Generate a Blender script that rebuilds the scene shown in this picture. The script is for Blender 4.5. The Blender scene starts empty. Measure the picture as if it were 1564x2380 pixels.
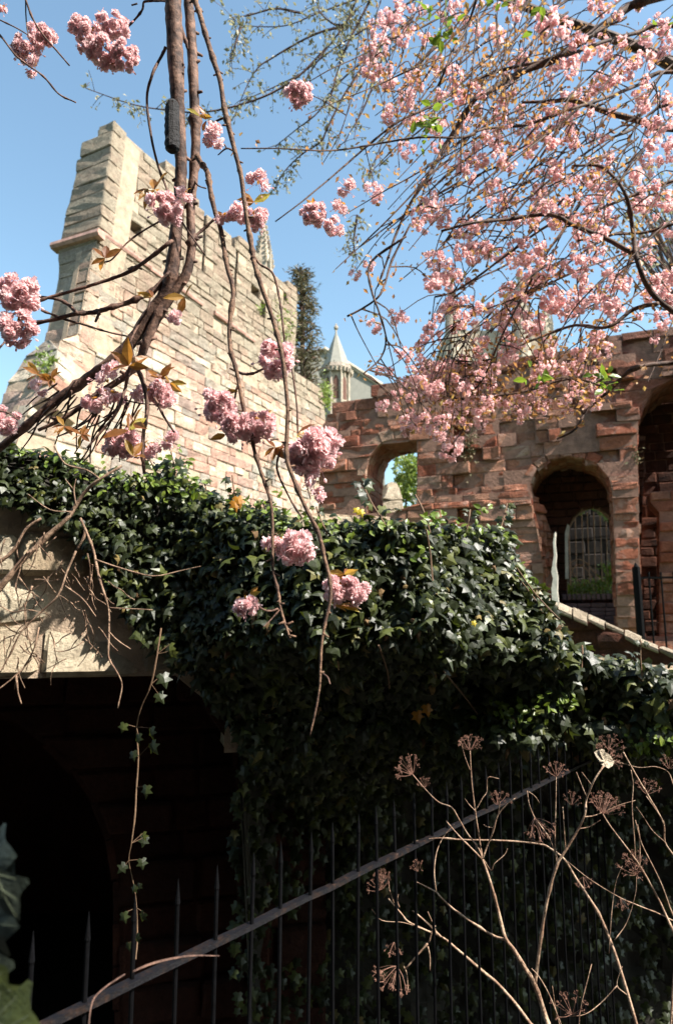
import bpy, math, random
import numpy as np
from mathutils import Vector, Matrix, noise as mnoise
from mathutils.geometry import tessellate_polygon

random.seed(7)
RNG = np.random.default_rng(11)
C = bpy.context.scene.collection
SC = bpy.context.scene
PI = math.pi

# ------------------------------------------------------------------ camera
PITCH = math.radians(9.55)
EYE = Vector((0.0, 0.0, 1.6))
FPX, CX, CY = 1587.0, 782.0, 1190.0          # focal length and centre in a 1564 x 2380 frame
cam = bpy.data.cameras.new("camera")
cam.sensor_fit = 'VERTICAL'
cam.sensor_height = 36.0
cam.lens = 24.0
cam.clip_start = 0.05
cam.clip_end = 6000
cam.dof.use_dof = True
cam.dof.focus_distance = 2.1
cam.dof.aperture_fstop = 4.0
cam.dof.aperture_blades = 6
co = bpy.data.objects.new("camera", cam)
C.objects.link(co)
co.location = EYE
co.rotation_euler = (PI / 2 + PITCH, 0, 0)
SC.camera = co

# ------------------------------------------------------------------ light
SUN = Vector((0.865, -0.43, 1.05)).normalized()
w = bpy.data.worlds.new("World")
SC.world = w
w.use_nodes = True
nt = w.node_tree
sky = nt.nodes.new("ShaderNodeTexSky")
sky.sky_type = 'NISHITA'
sky.sun_disc = False
sky.sun_elevation = math.asin(SUN.z)
sky.sun_rotation = math.atan2(SUN.x, SUN.y)
sky.air_density = 1.15
sky.dust_density = 1.3
sky.ozone_density = 0.15
sky.altitude = 60
air = nt.nodes.new("ShaderNodeMix")                 # slightly greener, hazier air than the clear-day model
air.data_type = 'RGBA'
air.blend_type = 'MULTIPLY'
air.inputs[0].default_value = 1.0
nt.links.new(sky.outputs[0], air.inputs[6])
air.inputs[7].default_value = (0.93, 1.06, 1.0, 1)
nt.links.new(air.outputs[2], nt.nodes["Background"].inputs[0])
nt.nodes["Background"].inputs[1].default_value = 0.102
sl = bpy.data.lights.new("sun", 'SUN')
sl.energy = 4.9
sl.angle = math.radians(0.55)
sl.color = (1.0, 0.94, 0.86)
so = bpy.data.objects.new("sun", sl)
C.objects.link(so)
so.location = (20, -10, 30)
so.rotation_euler = SUN.to_track_quat('Z', 'Y').to_euler()
SC.view_settings.view_transform = 'Standard'
SC.view_settings.look = 'None'
SC.view_settings.exposure = 1.45
SC.view_settings.gamma = 1.0
try:
    SC.cycles.max_bounces = 6
    SC.cycles.diffuse_bounces = 3
    SC.cycles.transmission_bounces = 4
    SC.cycles.use_denoising = True
except Exception:
    pass

# ------------------------------------------------------------------ geometry helpers
cp, sp = math.cos(PITCH), math.sin(PITCH)


def ray(px, py):
    x = (px - CX) / FPX
    up = (CY - py) / FPX
    return Vector((x, cp - up * sp, sp + up * cp))


def wp(px, py, Y):
    """point on the sight line through a photo point, at distance Y along the ground"""
    d = ray(px, py)
    return EYE + d * (Y / d.y)


def ss(a, b, x):
    t = min(1.0, max(0.0, (x - a) / (b - a)))
    return t * t * (3 - 2 * t)


def nz(p, s=1.0, off=0.0):
    return mnoise.noise(Vector((p[0] * s + off, p[1] * s + off * 1.7, p[2] * s - off)))


class MB:
    def __init__(self):
        self.v, self.f = [], []

    def add(self, vs, fs):
        b = len(self.v)
        self.v.extend([tuple(q) for q in vs])
        self.f.extend([tuple(i + b for i in f) for f in fs])

    def quad(self, a, b, c, d):
        self.add([a, b, c, d], [(0, 1, 2, 3)])

    def arr(self, V, F):
        b = len(self.v)
        self.v.extend(V.tolist())
        self.f.extend((F + b).tolist())

    def build(self, name, mat, parent=None, smooth=False):
        me = bpy.data.meshes.new(name)
        me.from_pydata(self.v, [], self.f)
        me.materials.append(mat)
        if smooth:
            me.polygons.foreach_set('use_smooth', [True] * len(me.polygons))
        me.update()
        return link(name, me, parent)


def link(name, me, parent=None, loc=None):
    o = bpy.data.objects.new(name, me)
    C.objects.link(o)
    if parent is not None:
        o.parent = parent
        # parts are modelled in world coordinates
        p, off = parent, Vector((0, 0, 0))
        while p is not None:
            off += p.location
            p = p.parent
        o.location = (Vector(loc) if loc is not None else Vector((0, 0, 0))) - off
    elif loc is not None:
        o.location = loc
    return o


def thing(name, label, cat, loc=(0, 0, 0), group=None):
    o = bpy.data.objects.new(name, None)
    o.empty_display_size = 0.2
    C.objects.link(o)
    o.location = loc
    return tag(o, label, cat, group)


def tag(o, label, cat, group=None, kind=None):
    o['label'] = label
    o['category'] = cat
    if group:
        o['group'] = group
    if kind:
        o['kind'] = kind
    return o


def structure(o):
    o['kind'] = 'structure'
    return o


def catmull(pts, vals, n=5):
    P = [Vector(p) for p in pts]
    if len(P) < 3:
        out, vo = [], []
        for i in range(n + 1):
            t = i / n
            out.append(P[0].lerp(P[-1], t))
            vo.append(vals[0] * (1 - t) + vals[-1] * t)
        return out, vo
    out, vo = [], []
    for i in range(len(P) - 1):
        p0 = P[i - 1] if i > 0 else P[0] * 2 - P[1]
        p1, p2 = P[i], P[i + 1]
        p3 = P[i + 2] if i + 2 < len(P) else P[-1] * 2 - P[-2]
        for k in range(n):
            t = k / n
            out.append(0.5 * ((2 * p1) + (p2 - p0) * t + (2 * p0 - 5 * p1 + 4 * p2 - p3) * t * t
                              + (3 * p1 - p0 - 3 * p2 + p3) * t ** 3))
            vo.append(vals[i] * (1 - t) + vals[i + 1] * t)
    out.append(P[-1])
    vo.append(vals[-1])
    return out, vo


def tube(mb, pts, rads, sides=6, n=4, rough=0.12, knots=0.0, smooth=True):
    """a tapering limb along a curve; rough = lumpiness of the bark"""
    if smooth:
        P, R = catmull(pts, rads, n)
    else:
        P, R = [Vector(p) for p in pts], list(rads)
    if len(P) < 2:
        return P
    T = []
    for i in range(len(P)):
        a = P[max(0, i - 1)]
        b = P[min(len(P) - 1, i + 1)]
        d = b - a
        T.append(d.normalized() if d.length > 1e-9 else Vector((0, 0, 1)))
    nrm = T[0].orthogonal().normalized()
    vs, fs = [], []
    seed = random.random() * 50
    for i, (p, r) in enumerate(zip(P, R)):
        nrm = (nrm - T[i] * nrm.dot(T[i]))
        nrm = nrm.normalized() if nrm.length > 1e-6 else T[i].orthogonal().normalized()
        bn = T[i].cross(nrm)
        bump = 1.0
        if knots and random.random() < knots:
            bump = 1.0 + random.uniform(0.15, 0.55)
        for k in range(sides):
            a = 2 * PI * k / sides
            rr = r * bump * (1 + rough * random.uniform(-1, 1))
            vs.append(p + (nrm * math.cos(a) + bn * math.sin(a)) * rr)
    for i in range(len(P) - 1):
        for k in range(sides):
            k2 = (k + 1) % sides
            fs.append((i * sides + k, i * sides + k2, (i + 1) * sides + k2, (i + 1) * sides + k))
    fs.append(tuple(range(sides - 1, -1, -1)))
    fs.append(tuple((len(P) - 1) * sides + k for k in range(sides)))
    mb.add(vs, fs)
    return P


def pline(mb, pts, w0, w1, z0, z1, sides=6, n=4, jit=0.0, rough=0.12, knots=0.0):
    """limb traced through photo points, widths in photo px, distances z0 -> z1"""
    m = len(pts)
    P, R = [], []
    for i, q in enumerate(pts):
        t = i / (m - 1)
        Y = q[2] if len(q) > 2 else z0 + (z1 - z0) * t + (random.uniform(-jit, jit) if 0 < i < m - 1 else 0)
        P.append(wp(q[0], q[1], Y))
        R.append((w0 + (w1 - w0) * t) * 0.5 * Y / FPX)
    return tube(mb, P, R, sides, n, rough, knots)


def scatter(mb, tv, tf, pos, nrm, tip, size, bend=None):
    """place a leaf/petal template many times: z = normal, y = tip direction"""
    pos = np.asarray(pos, float)
    N = len(pos)
    if N == 0:
        return
    nrm = np.asarray(nrm, float)
    tip = np.asarray(tip, float)
    size = np.broadcast_to(np.asarray(size, float), (N,))
    nrm = nrm / (np.linalg.norm(nrm, axis=1, keepdims=True) + 1e-9)
    tip = tip - nrm * (tip * nrm).sum(1, keepdims=True)
    tip = tip / (np.linalg.norm(tip, axis=1, keepdims=True) + 1e-9)
    sx = np.cross(tip, nrm)
    V = (tv[None, :, 0, None] * sx[:, None, :] + tv[None, :, 1, None] * tip[:, None, :]
         + tv[None, :, 2, None] * nrm[:, None, :]) * size[:, None, None] + pos[:, None, :]
    k = len(tv)
    off = (np.arange(N) * k)[:, None, None]
    byn = {}
    for f in tf:
        byn.setdefault(len(f), []).append(f)
    b = len(mb.v)
    mb.v.extend(V.reshape(-1, 3).tolist())
    for m, fl in byn.items():
        F = np.array(fl)[None] + off + b
        mb.f.extend(F.reshape(-1, m).tolist())


def rdir(n, rng=RNG):
    a = rng.normal(size=(n, 3))
    return a / np.linalg.norm(a, axis=1, keepdims=True)


# ------------------------------------------------------------------ materials
def newmat(name):
    m = bpy.data.materials.new(name)
    m.use_nodes = True
    n = m.node_tree
    b = n.nodes["Principled BSDF"]
    return m, n, b


def nd(n, t, **kw):
    x = n.nodes.new(t)
    for k, v in kw.items():
        setattr(x, k, v)
    return x


def ramp(n, cols, interp='LINEAR'):
    r = nd(n, "ShaderNodeValToRGB")
    r.color_ramp.interpolation = interp
    e = r.color_ramp.elements
    while len(e) < len(cols):
        e.new(0.5)
    for i, (p, c) in enumerate(cols):
        e[i].position = p
        e[i].color = (*c, 1)
    return r


def noise_node(n, scale, detail=4, rough=0.6, vec=None):
    t = nd(n, "ShaderNodeTexNoise")
    t.inputs['Scale'].default_value = scale
    t.inputs['Detail'].default_value = detail
    t.inputs['Roughness'].default_value = rough
    if vec is not None:
        n.links.new(vec, t.inputs['Vector'])
    return t


def mix(n, a, b, fac, blend='MIX'):
    x = nd(n, "ShaderNodeMix", data_type='RGBA', blend_type=blend)
    for s, v in ((6, a), (7, b)):
        if isinstance(v, tuple):
            x.inputs[s].default_value = (*v, 1)
        else:
            n.links.new(v, x.inputs[s])
    if isinstance(fac, (int, float)):
        x.inputs[0].default_value = fac
    else:
        n.links.new(fac, x.inputs[0])
    return x.outputs[2]


def bump(n, b, h, strength, dist=0.02, prev=None):
    u = nd(n, "ShaderNodeBump")
    u.inputs['Strength'].default_value = strength
    u.inputs['Distance'].default_value = dist
    n.links.new(h, u.inputs['Height'])
    if prev is not None:
        n.links.new(prev, u.inputs['Normal'])
    n.links.new(u.outputs[0], b.inputs['Normal'])
    return u.outputs[0]


def mat_stone(name, cols, stain, stain_amt=0.5, top=None, pale=None, bscale=1.0):
    """block stone: each block its own tone, blotches, dark growth, optional weathered colour above a height"""
    m, n, b = newmat(name)
    geo = nd(n, "ShaderNodeNewGeometry")
    tc = nd(n, "ShaderNodeTexCoord")
    ob = tc.outputs['Object']
    r = ramp(n, cols)
    n.links.new(geo.outputs['Random Per Island'], r.inputs[0])
    n1 = noise_node(n, 2.3, 5, 0.65, ob)
    v1 = ramp(n, [(0.3, (0.62, 0.60, 0.60)), (0.7, (1.22, 1.18, 1.12))])
    n.links.new(n1.outputs[0], v1.inputs[0])
    c = mix(n, r.outputs[0], v1.outputs[0], 1.0, 'MULTIPLY')
    n2 = noise_node(n, 14 * bscale, 6, 0.7, ob)
    v2 = ramp(n, [(0.32, (0.55, 0.52, 0.5)), (0.62, (1.1, 1.1, 1.1))])
    n.links.new(n2.outputs[0], v2.inputs[0])
    c = mix(n, c, v2.outputs[0], 0.7, 'MULTIPLY')
    if pale:
        n4 = noise_node(n, 3.1, 6, 0.7, ob)
        r4 = ramp(n, [(0.54, (0, 0, 0)), (0.64, (1, 1, 1))])
        n.links.new(n4.outputs[0], r4.inputs[0])
        f4 = nd(n, "ShaderNodeMath", operation='MULTIPLY')
        n.links.new(r4.outputs[0], f4.inputs[0])
        f4.inputs[1].default_value = 0.38
        c = mix(n, c, pale, f4.outputs[0])
    if top:
        z0, z1, col = top
        g2 = nd(n, "ShaderNodeSeparateXYZ")
        n.links.new(geo.outputs['Position'], g2.inputs[0])
        nn = noise_node(n, 1.2, 5, 0.7, ob)
        ad = nd(n, "ShaderNodeMath", operation='MULTIPLY_ADD')
        n.links.new(nn.outputs[0], ad.inputs[0])
        ad.inputs[1].default_value = 3.4
        n.links.new(g2.outputs[2], ad.inputs[2])
        mr = nd(n, "ShaderNodeMapRange")
        mr.inputs[1].default_value = z0 + 1.7
        mr.inputs[2].default_value = z1 + 1.7
        mr.inputs[4].default_value = 0.85
        n.links.new(ad.outputs[0], mr.inputs[0])
        c = mix(n, c, mix(n, col, v2.outputs[0], 0.8, 'MULTIPLY'), mr.outputs[0])
    n3 = noise_node(n, 1.1, 6, 0.75, ob)
    r3 = ramp(n, [(0.5, (0, 0, 0)), (0.68, (1, 1, 1))])
    n.links.new(n3.outputs[0], r3.inputs[0])
    f3 = nd(n, "ShaderNodeMath", operation='MULTIPLY')
    n.links.new(r3.outputs[0], f3.inputs[0])
    f3.inputs[1].default_value = stain_amt
    c = mix(n, c, stain, f3.outputs[0])
    n.links.new(c, b.inputs['Base Color'])
    b.inputs['Roughness'].default_value = 0.92
    b.inputs['Specular IOR Level'].default_value = 0.2
    n5 = noise_node(n, 7 * bscale, 8, 0.72, ob)
    n6 = noise_node(n, 40 * bscale, 4, 0.7, ob)
    n7 = noise_node(n, 18 * bscale, 6, 0.75, ob)
    p = bump(n, b, n5.outputs[0], 0.9, 0.06)
    p = bump(n, b, n7.outputs[0], 0.7, 0.03, p)
    bump(n, b, n6.outputs[0], 0.5, 0.012, p)
    return m


def mat_plain(name, col, rough=0.9, var=0.25, scale=8, bs=0.4, metal=0.0, bd=0.01):
    m, n, b = newmat(name)
    tc = nd(n, "ShaderNodeTexCoord")
    t = noise_node(n, scale, 5, 0.65, tc.outputs['Object'])
    r = ramp(n, [(0.3, tuple(x * (1 - var) for x in col)), (0.7, tuple(x * (1 + var) for x in col))])
    n.links.new(t.outputs[0], r.inputs[0])
    n.links.new(r.outputs[0], b.inputs['Base Color'])
    b.inputs['Roughness'].default_value = rough
    b.inputs['Metallic'].default_value = metal
    if bs:
        bump(n, b, noise_node(n, scale * 4, 4, 0.7, tc.outputs['Object']).outputs[0], bs, bd)
    return m


def mat_leaf(name, cols, rough=0.45, trans=0.3, tcol=None, spec=0.5, bscale=60, vein=None):
    m, n, b = newmat(name)
    geo = nd(n, "ShaderNodeNewGeometry")
    r = ramp(n, cols)
    n.links.new(geo.outputs['Random Per Island'], r.inputs[0])
    tc = nd(n, "ShaderNodeTexCoord")
    t = noise_node(n, 45, 3, 0.6, tc.outputs['Object'])
    v = ramp(n, [(0.3, (0.75, 0.75, 0.75)), (0.7, (1.2, 1.2, 1.2))])
    n.links.new(t.outputs[0], v.inputs[0])
    c = mix(n, r.outputs[0], v.outputs[0], 1.0, 'MULTIPLY')
    n.links.new(c, b.inputs['Base Color'])
    b.inputs['Roughness'].default_value = rough
    b.inputs['Specular IOR Level'].default_value = spec
    bump(n, b, noise_node(n, bscale, 3, 0.6, tc.outputs['Object']).outputs[0], 0.35, 0.004)
    if trans > 0:
        tr = nd(n, "ShaderNodeBsdfTranslucent")
        if tcol is None:
            n.links.new(c, tr.inputs[0])
        else:
            cc = mix(n, c, tcol, 0.6)
            n.links.new(cc, tr.inputs[0])
        ms = nd(n, "ShaderNodeMixShader")
        ms.inputs[0].default_value = trans
        n.links.new(b.outputs[0], ms.inputs[1])
        n.links.new(tr.outputs[0], ms.inputs[2])
        n.links.new(ms.outputs[0], n.nodes["Material Output"].inputs[0])
    return m


def mat_bark(name, dark, light, scale=18, lo=0.42, hi=0.62):
    m, n, b = newmat(name)
    tc = nd(n, "ShaderNodeTexCoord")
    t = noise_node(n, scale, 6, 0.7, tc.outputs['Object'])
    r = ramp(n, [(lo, dark), (hi, light)])
    n.links.new(t.outputs[0], r.inputs[0])
    t2 = noise_node(n, scale * 6, 3, 0.6, tc.outputs['Object'])
    v = ramp(n, [(0.35, (0.55, 0.55, 0.55)), (0.6, (1.1, 1.1, 1.1))])
    n.links.new(t2.outputs[0], v.inputs[0])
    n.links.new(mix(n, r.outputs[0], v.outputs[0], 1.0, 'MULTIPLY'), b.inputs['Base Color'])
    b.inputs['Roughness'].default_value = 0.75
    b.inputs['Specular IOR Level'].default_value = 0.3
    p = bump(n, b, t.outputs[0], 0.7, 0.008)
    bump(n, b, t2.outputs[0], 0.6, 0.003, p)
    return m


M = {}
M['tower'] = mat_stone('tower_stone', [(0.0, (0.54, 0.45, 0.36)), (0.18, (0.56, 0.45, 0.35)), (0.36, (0.48, 0.28, 0.215)), (0.46, (0.30, 0.26, 0.23)),
                                      (0.55, (0.42, 0.40, 0.34)), (0.72, (0.62, 0.54, 0.43)), (0.86, (0.50, 0.29, 0.22)), (1.0, (0.36, 0.34, 0.30))],
                      (0.22, 0.14, 0.105), 0.65, top=(7.9, 9.6, (0.27, 0.225, 0.165)), bscale=.8)
M['tower_mortar'] = mat_plain('tower_mortar', (0.36, 0.27, 0.19), 0.95, 0.3, 6, 0.6, bd=0.03)
M['ruin'] = mat_stone('ruin_stone', [(0.0, (0.42, 0.16, 0.095)), (0.2, (0.48, 0.22, 0.14)), (0.4, (0.36, 0.11, 0.062)),
                                     (0.6, (0.48, 0.27, 0.185)), (0.8, (0.42, 0.145, 0.085)), (1.0, (0.50, 0.33, 0.24))],
                     (0.15, 0.055, 0.034), 0.8, top=(4.7, 6.0, (0.14, 0.055, 0.04)), pale=(0.58, 0.42, 0.35))
M['ruin_mortar'] = mat_plain('ruin_mortar', (0.28, 0.15, 0.105), 0.95, 0.35, 6, 0.7, bd=0.03)
M['shade_dark'] = mat_stone('shade_dark_stone', [(0.0, (0.10, 0.038, 0.024)), (0.5, (0.13, 0.052, 0.032)), (1.0, (0.08, 0.032, 0.02))], (0.02, 0.011, 0.009), 0.8)  # ruin stone with the shade of recesses and parapet face put into its colour
M['pale_stone'] = mat_stone('pale_stone', [(0.0, (0.46, 0.29, 0.21)), (0.5, (0.52, 0.35, 0.26)), (1.0, (0.40, 0.22, 0.15))],
                            (0.14, 0.08, 0.055), 0.55)
M['lower'] = mat_stone('lower_wall_stone', [(0.0, (0.60, 0.53, 0.40)), (0.4, (0.68, 0.60, 0.45)), (0.7, (0.50, 0.40, 0.28)), (1.0, (0.64, 0.53, 0.37))],
                       (0.20, 0.13, 0.08), 0.55, bscale=2.2)
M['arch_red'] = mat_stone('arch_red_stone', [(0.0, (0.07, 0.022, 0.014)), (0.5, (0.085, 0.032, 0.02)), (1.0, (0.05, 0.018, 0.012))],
                          (0.02, 0.01, 0.008), 0.7, bscale=2)  # red stone darkened so its colour carries the shade under the arch
M['dark_red'] = mat_plain('string_stone', (0.40, 0.23, 0.18), 0.9, 0.35, 7, 0.6)
M['brick'] = mat_plain('engineering_brick', (0.085, 0.05, 0.055), 0.7, 0.4, 9, 0.5)
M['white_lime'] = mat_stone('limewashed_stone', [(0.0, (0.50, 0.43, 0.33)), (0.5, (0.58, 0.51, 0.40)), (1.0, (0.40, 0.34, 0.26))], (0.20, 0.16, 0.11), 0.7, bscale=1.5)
M['grey_stone'] = mat_stone('church_stone', [(0.0, (0.42, 0.38, 0.31)), (0.5, (0.50, 0.44, 0.35)), (1.0, (0.34, 0.29, 0.25))], (0.16, 0.12, 0.1), 0.3, bscale=.5)
M['slate'] = mat_plain('pale_slate', (0.22, 0.21, 0.175), 0.8, 0.15, 3, 0.3)
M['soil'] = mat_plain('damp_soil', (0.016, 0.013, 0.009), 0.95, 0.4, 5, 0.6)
M['turf'] = mat_plain('rough_turf', (0.05, 0.075, 0.025), 0.95, 0.5, 9, 0.7)
M['paving'] = mat_plain('worn_paving', (0.11, 0.095, 0.075), 0.9, 0.3, 6, 0.4)
M['iron'] = mat_plain('black_painted_iron', (0.0022, 0.0022, 0.0028), 0.7, 0.6, 60, 0.6, bd=0.002)
M['iron'].node_tree.nodes['Principled BSDF'].inputs['Specular IOR Level'].default_value = 0.08
M['ivy'] = mat_leaf('ivy_leaf', [(0.0, (0.009, 0.013, 0.004)), (0.35, (0.017, 0.024, 0.007)), (0.7, (0.029, 0.039, 0.011)), (0.88, (0.055, 0.068, 0.015)), (0.97, (0.09, 0.10, 0.02)), (1.0, (0.13, 0.09, 0.03))],
                    rough=0.46, trans=0.12, tcol=(0.20, 0.26, 0.03), spec=0.42)
M['ivy_bright'] = mat_leaf('young_ivy_leaf', [(0.0, (0.10, 0.16, 0.02)), (1.0, (0.17, 0.22, 0.03))], rough=0.4, trans=0.35, tcol=(0.35, 0.5, 0.04))
M['yellow_leaf'] = mat_leaf('yellow_leaf', [(0.0, (0.50, 0.38, 0.02)), (1.0, (0.58, 0.46, 0.03))], rough=0.5, trans=0.35, tcol=(0.8, 0.65, 0.05))
M['orange_leaf'] = mat_leaf('orange_leaf', [(0.0, (0.35, 0.13, 0.01)), (1.0, (0.5, 0.25, 0.02))], rough=0.5, trans=0.35)
M['petal'] = mat_leaf('cherry_petal', [(0.0, (0.90, 0.62, 0.63)), (0.3, (0.92, 0.72, 0.72)), (0.6, (0.94, 0.82, 0.80)), (0.85, (0.86, 0.50, 0.52)), (1.0, (0.96, 0.90, 0.88))],
                      rough=0.6, trans=0.48, tcol=(0.97, 0.62, 0.62), spec=0.2)
M['petal_pale'] = mat_leaf('pale_cherry_petal', [(0.0, (0.88, 0.55, 0.55)), (0.3, (0.90, 0.64, 0.63)), (0.6, (0.92, 0.75, 0.72)), (0.85, (0.82, 0.43, 0.43)), (1.0, (0.95, 0.86, 0.82))],
                      rough=0.6, trans=0.5, tcol=(0.97, 0.62, 0.62), spec=0.2)
M['bronze'] = mat_leaf('bronze_young_leaf', [(0.0, (0.14, 0.045, 0.018)), (0.35, (0.24, 0.09, 0.025)), (0.7, (0.32, 0.15, 0.03)), (0.9, (0.30, 0.22, 0.04)), (1.0, (0.40, 0.36, 0.05))],
                       rough=0.45, trans=0.45, tcol=(0.70, 0.32, 0.05))
M['canopy_leaf'] = mat_leaf('canopy_leaf', [(0.0, (0.26, 0.085, 0.04)), (0.4, (0.36, 0.15, 0.055)), (0.7, (0.38, 0.20, 0.07)), (0.88, (0.34, 0.25, 0.075)), (1.0, (0.42, 0.36, 0.10))],
                            rough=0.5, trans=0.45, tcol=(0.62, 0.33, 0.10))
M['bud_leaf'] = mat_leaf('budding_leaf', [(0.0, (0.15, 0.14, 0.075)), (0.6, (0.22, 0.21, 0.11)), (1.0, (0.42, 0.38, 0.27))], rough=0.5, trans=0.4, tcol=(0.36, 0.35, 0.18))
M['conifer'] = mat_leaf('conifer_needle', [(0.0, (0.07, 0.065, 0.028)), (0.5, (0.11, 0.10, 0.042)), (1.0, (0.18, 0.13, 0.065))], rough=0.7, trans=0.15)
M['bush'] = mat_leaf('bush_leaf', [(0.0, (0.06, 0.10, 0.02)), (0.5, (0.14, 0.20, 0.04)), (1.0, (0.28, 0.34, 0.10))], rough=0.4, trans=0.35, tcol=(0.3, 0.42, 0.05))
M['bark'] = mat_bark('cherry_bark', (0.05, 0.027, 0.021), (0.24, 0.14, 0.10), 16, 0.42, 0.6)
M['bark_limb'] = mat_bark('cherry_limb_bark', (0.06, 0.032, 0.024), (0.19, 0.105, 0.075), 22)
M['bark_twig'] = mat_bark('cherry_twig_bark', (0.08, 0.042, 0.028), (0.24, 0.14, 0.085), 30)
M['bark_canopy'] = mat_bark('canopy_bark', (0.035, 0.017, 0.012), (0.13, 0.07, 0.045), 14)
M['bark_bare'] = mat_bark('bare_shrub_bark', (0.14, 0.08, 0.05), (0.36, 0.24, 0.16), 26)
M['char'] = mat_plain('black_bark', (0.006, 0.005, 0.006), 0.8, 0.4, 40, 0.7)
M['dry'] = mat_bark('dry_stalk', (0.24, 0.14, 0.09), (0.46, 0.32, 0.22), 25)
M['dry_umbel'] = mat_plain('dry_umbel', (0.22, 0.11, 0.075), 0.8, 0.4, 40, 0)
M['stem'] = mat_plain('ivy_stem', (0.13, 0.075, 0.04), 0.8, 0.3, 30, 0.3)


def mat_rail():
    m, n, b = newmat('rusting_painted_rail')
    tc = nd(n, "ShaderNodeTexCoord")
    t = noise_node(n, 30, 5, 0.7, tc.outputs['Object'])
    r = ramp(n, [(0.50, (0.004, 0.0035, 0.005)), (0.60, (0.014, 0.008, 0.006)), (0.72, (0.04, 0.02, 0.015)), (0.78, (0.32, 0.30, 0.30))])
    n.links.new(t.outputs[0], r.inputs[0])
    n.links.new(r.outputs[0], b.inputs['Base Color'])
    b.inputs['Roughness'].default_value = 0.55
    b.inputs['Specular IOR Level'].default_value = 0.25
    bump(n, b, noise_node(n, 90, 4, 0.7, tc.outputs['Object']).outputs[0], 0.7, 0.004)
    return m


M['rail'] = mat_rail()
M['court_shade'] = mat_plain('shaded_court_stone', (0.014, 0.009, 0.007), 0.95, 0.4, 5, 0.6)  # court stone blackened in colour to stand for the shade there

# ------------------------------------------------------------------ masonry
class Plane:
    def __init__(self, o, u, v=(0, 0, 1)):
        self.o = Vector(o)
        self.u = Vector(u).normalized()
        v = Vector(v)
        self.v = v / v.z
        self.n = self.u.cross(self.v).normalized()
        if self.n.dot(EYE - self.o) < 0:
            self.n = -self.n

    def pt(self, u, v, w=0.0):
        return self.o + self.u * u + self.v * v - self.n * w

    def uv(self, px, py, w=0.0):
        d = ray(px, py)
        o = self.o - self.n * w
        t = (o - EYE).dot(self.n) / d.dot(self.n)
        q = EYE + d * t - o
        vv = q.z / self.v.z
        return ((q - self.v * vv).dot(self.u), vv)

    def loop(self, pts, w=0.0):
        return [self.uv(x, y, w) for x, y in pts]


def crossings(loops, v):
    xs = []
    for lp in loops:
        for i in range(len(lp)):
            (u0, v0), (u1, v1) = lp[i], lp[(i + 1) % len(lp)]
            if (v0 > v) != (v1 > v):
                xs.append(u0 + (u1 - u0) * (v - v0) / (v1 - v0))
    return sorted(xs)


def block(mb, pl, q, w0, w1, gap=0.006, bev=0.012, jit=0.004, tilt=0.0):
    """a squared stone; q = four (u,v) corners ccw, w0 face depth, w1 back depth"""
    cu = sum(a[0] for a in q) / 4
    cv = sum(a[1] for a in q) / 4
    hu = max(0.02, max(abs(a[0] - cu) for a in q))
    hv = max(0.02, max(abs(a[1] - cv) for a in q))
    tu, tv_ = random.uniform(-tilt, tilt), random.uniform(-tilt, tilt)

    su, sv = max(0.1, (hu - gap) / hu), max(0.1, (hv - gap) / hv)
    cor = [(cu + (a[0] - cu) * su, cv + (a[1] - cv) * sv) for a in q]
    eu, ev = min(.3, bev * 1.3 / hu / 2 + .02), min(.35, bev * 1.3 / hv / 2 + .02)
    tu_, tvv = (0, eu, .5, 1 - eu, 1), (0, ev, .5, 1 - ev, 1)
    amp = jit * 1.3 + .002
    sd = random.uniform(0, 40)
    vs = []
    rim = []
    for jj in range(5):
        for ii in range(5):
            a, b = tu_[ii], tvv[jj]
            edge = ii in (0, 4) or jj in (0, 4)
            corner = ii in (0, 4) and jj in (0, 4)
            u = (cor[0][0] * (1 - a) + cor[1][0] * a) * (1 - b) + (cor[3][0] * (1 - a) + cor[2][0] * a) * b
            v = (cor[0][1] * (1 - a) + cor[1][1] * a) * (1 - b) + (cor[3][1] * (1 - a) + cor[2][1] * a) * b
            if corner:
                k_ = random.uniform(.02, .22) * min(1, jit * 60)
                u += (cu - u) * k_ * min(1, hv / hu)
                v += (cv - v) * k_
            if edge:
                u += random.uniform(-.5, .2) * jit * (1 if u > cu else -1)
                v += random.uniform(-.5, .2) * jit * (1 if v > cv else -1)
            w = w0 + tu * (u - cu) + tv_ * (v - cv) + amp * 1.6 * nz((u, v, sd), 5.0) + random.uniform(-.3, .3) * amp
            if edge:
                w += bev * random.uniform(.7, 1.6)
            vs.append(pl.pt(u, v, w))
            if edge:
                rim.append((ii, jj, u, v))
    fs = [(r * 5 + c, r * 5 + c + 1, r * 5 + c + 6, r * 5 + c + 5) for r in range(4) for c in range(4)]
    order = [(c, 0) for c in range(5)] + [(4, r) for r in range(1, 5)] + [(c, 4) for c in range(3, -1, -1)] + [(0, r) for r in range(3, 0, -1)]
    D = {(a, b): (u, v) for a, b, u, v in rim}
    for c, r in order:
        u, v = D[(c, r)]
        vs.append(pl.pt(u, v, w1))
    L = len(order)
    for i in range(L):
        k2 = (i + 1) % L
        a, b = order[i], order[k2]
        fs.append((25 + i, 25 + k2, b[1] * 5 + b[0], a[1] * 5 + a[0]))
    mb.add(vs, fs)


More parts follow.
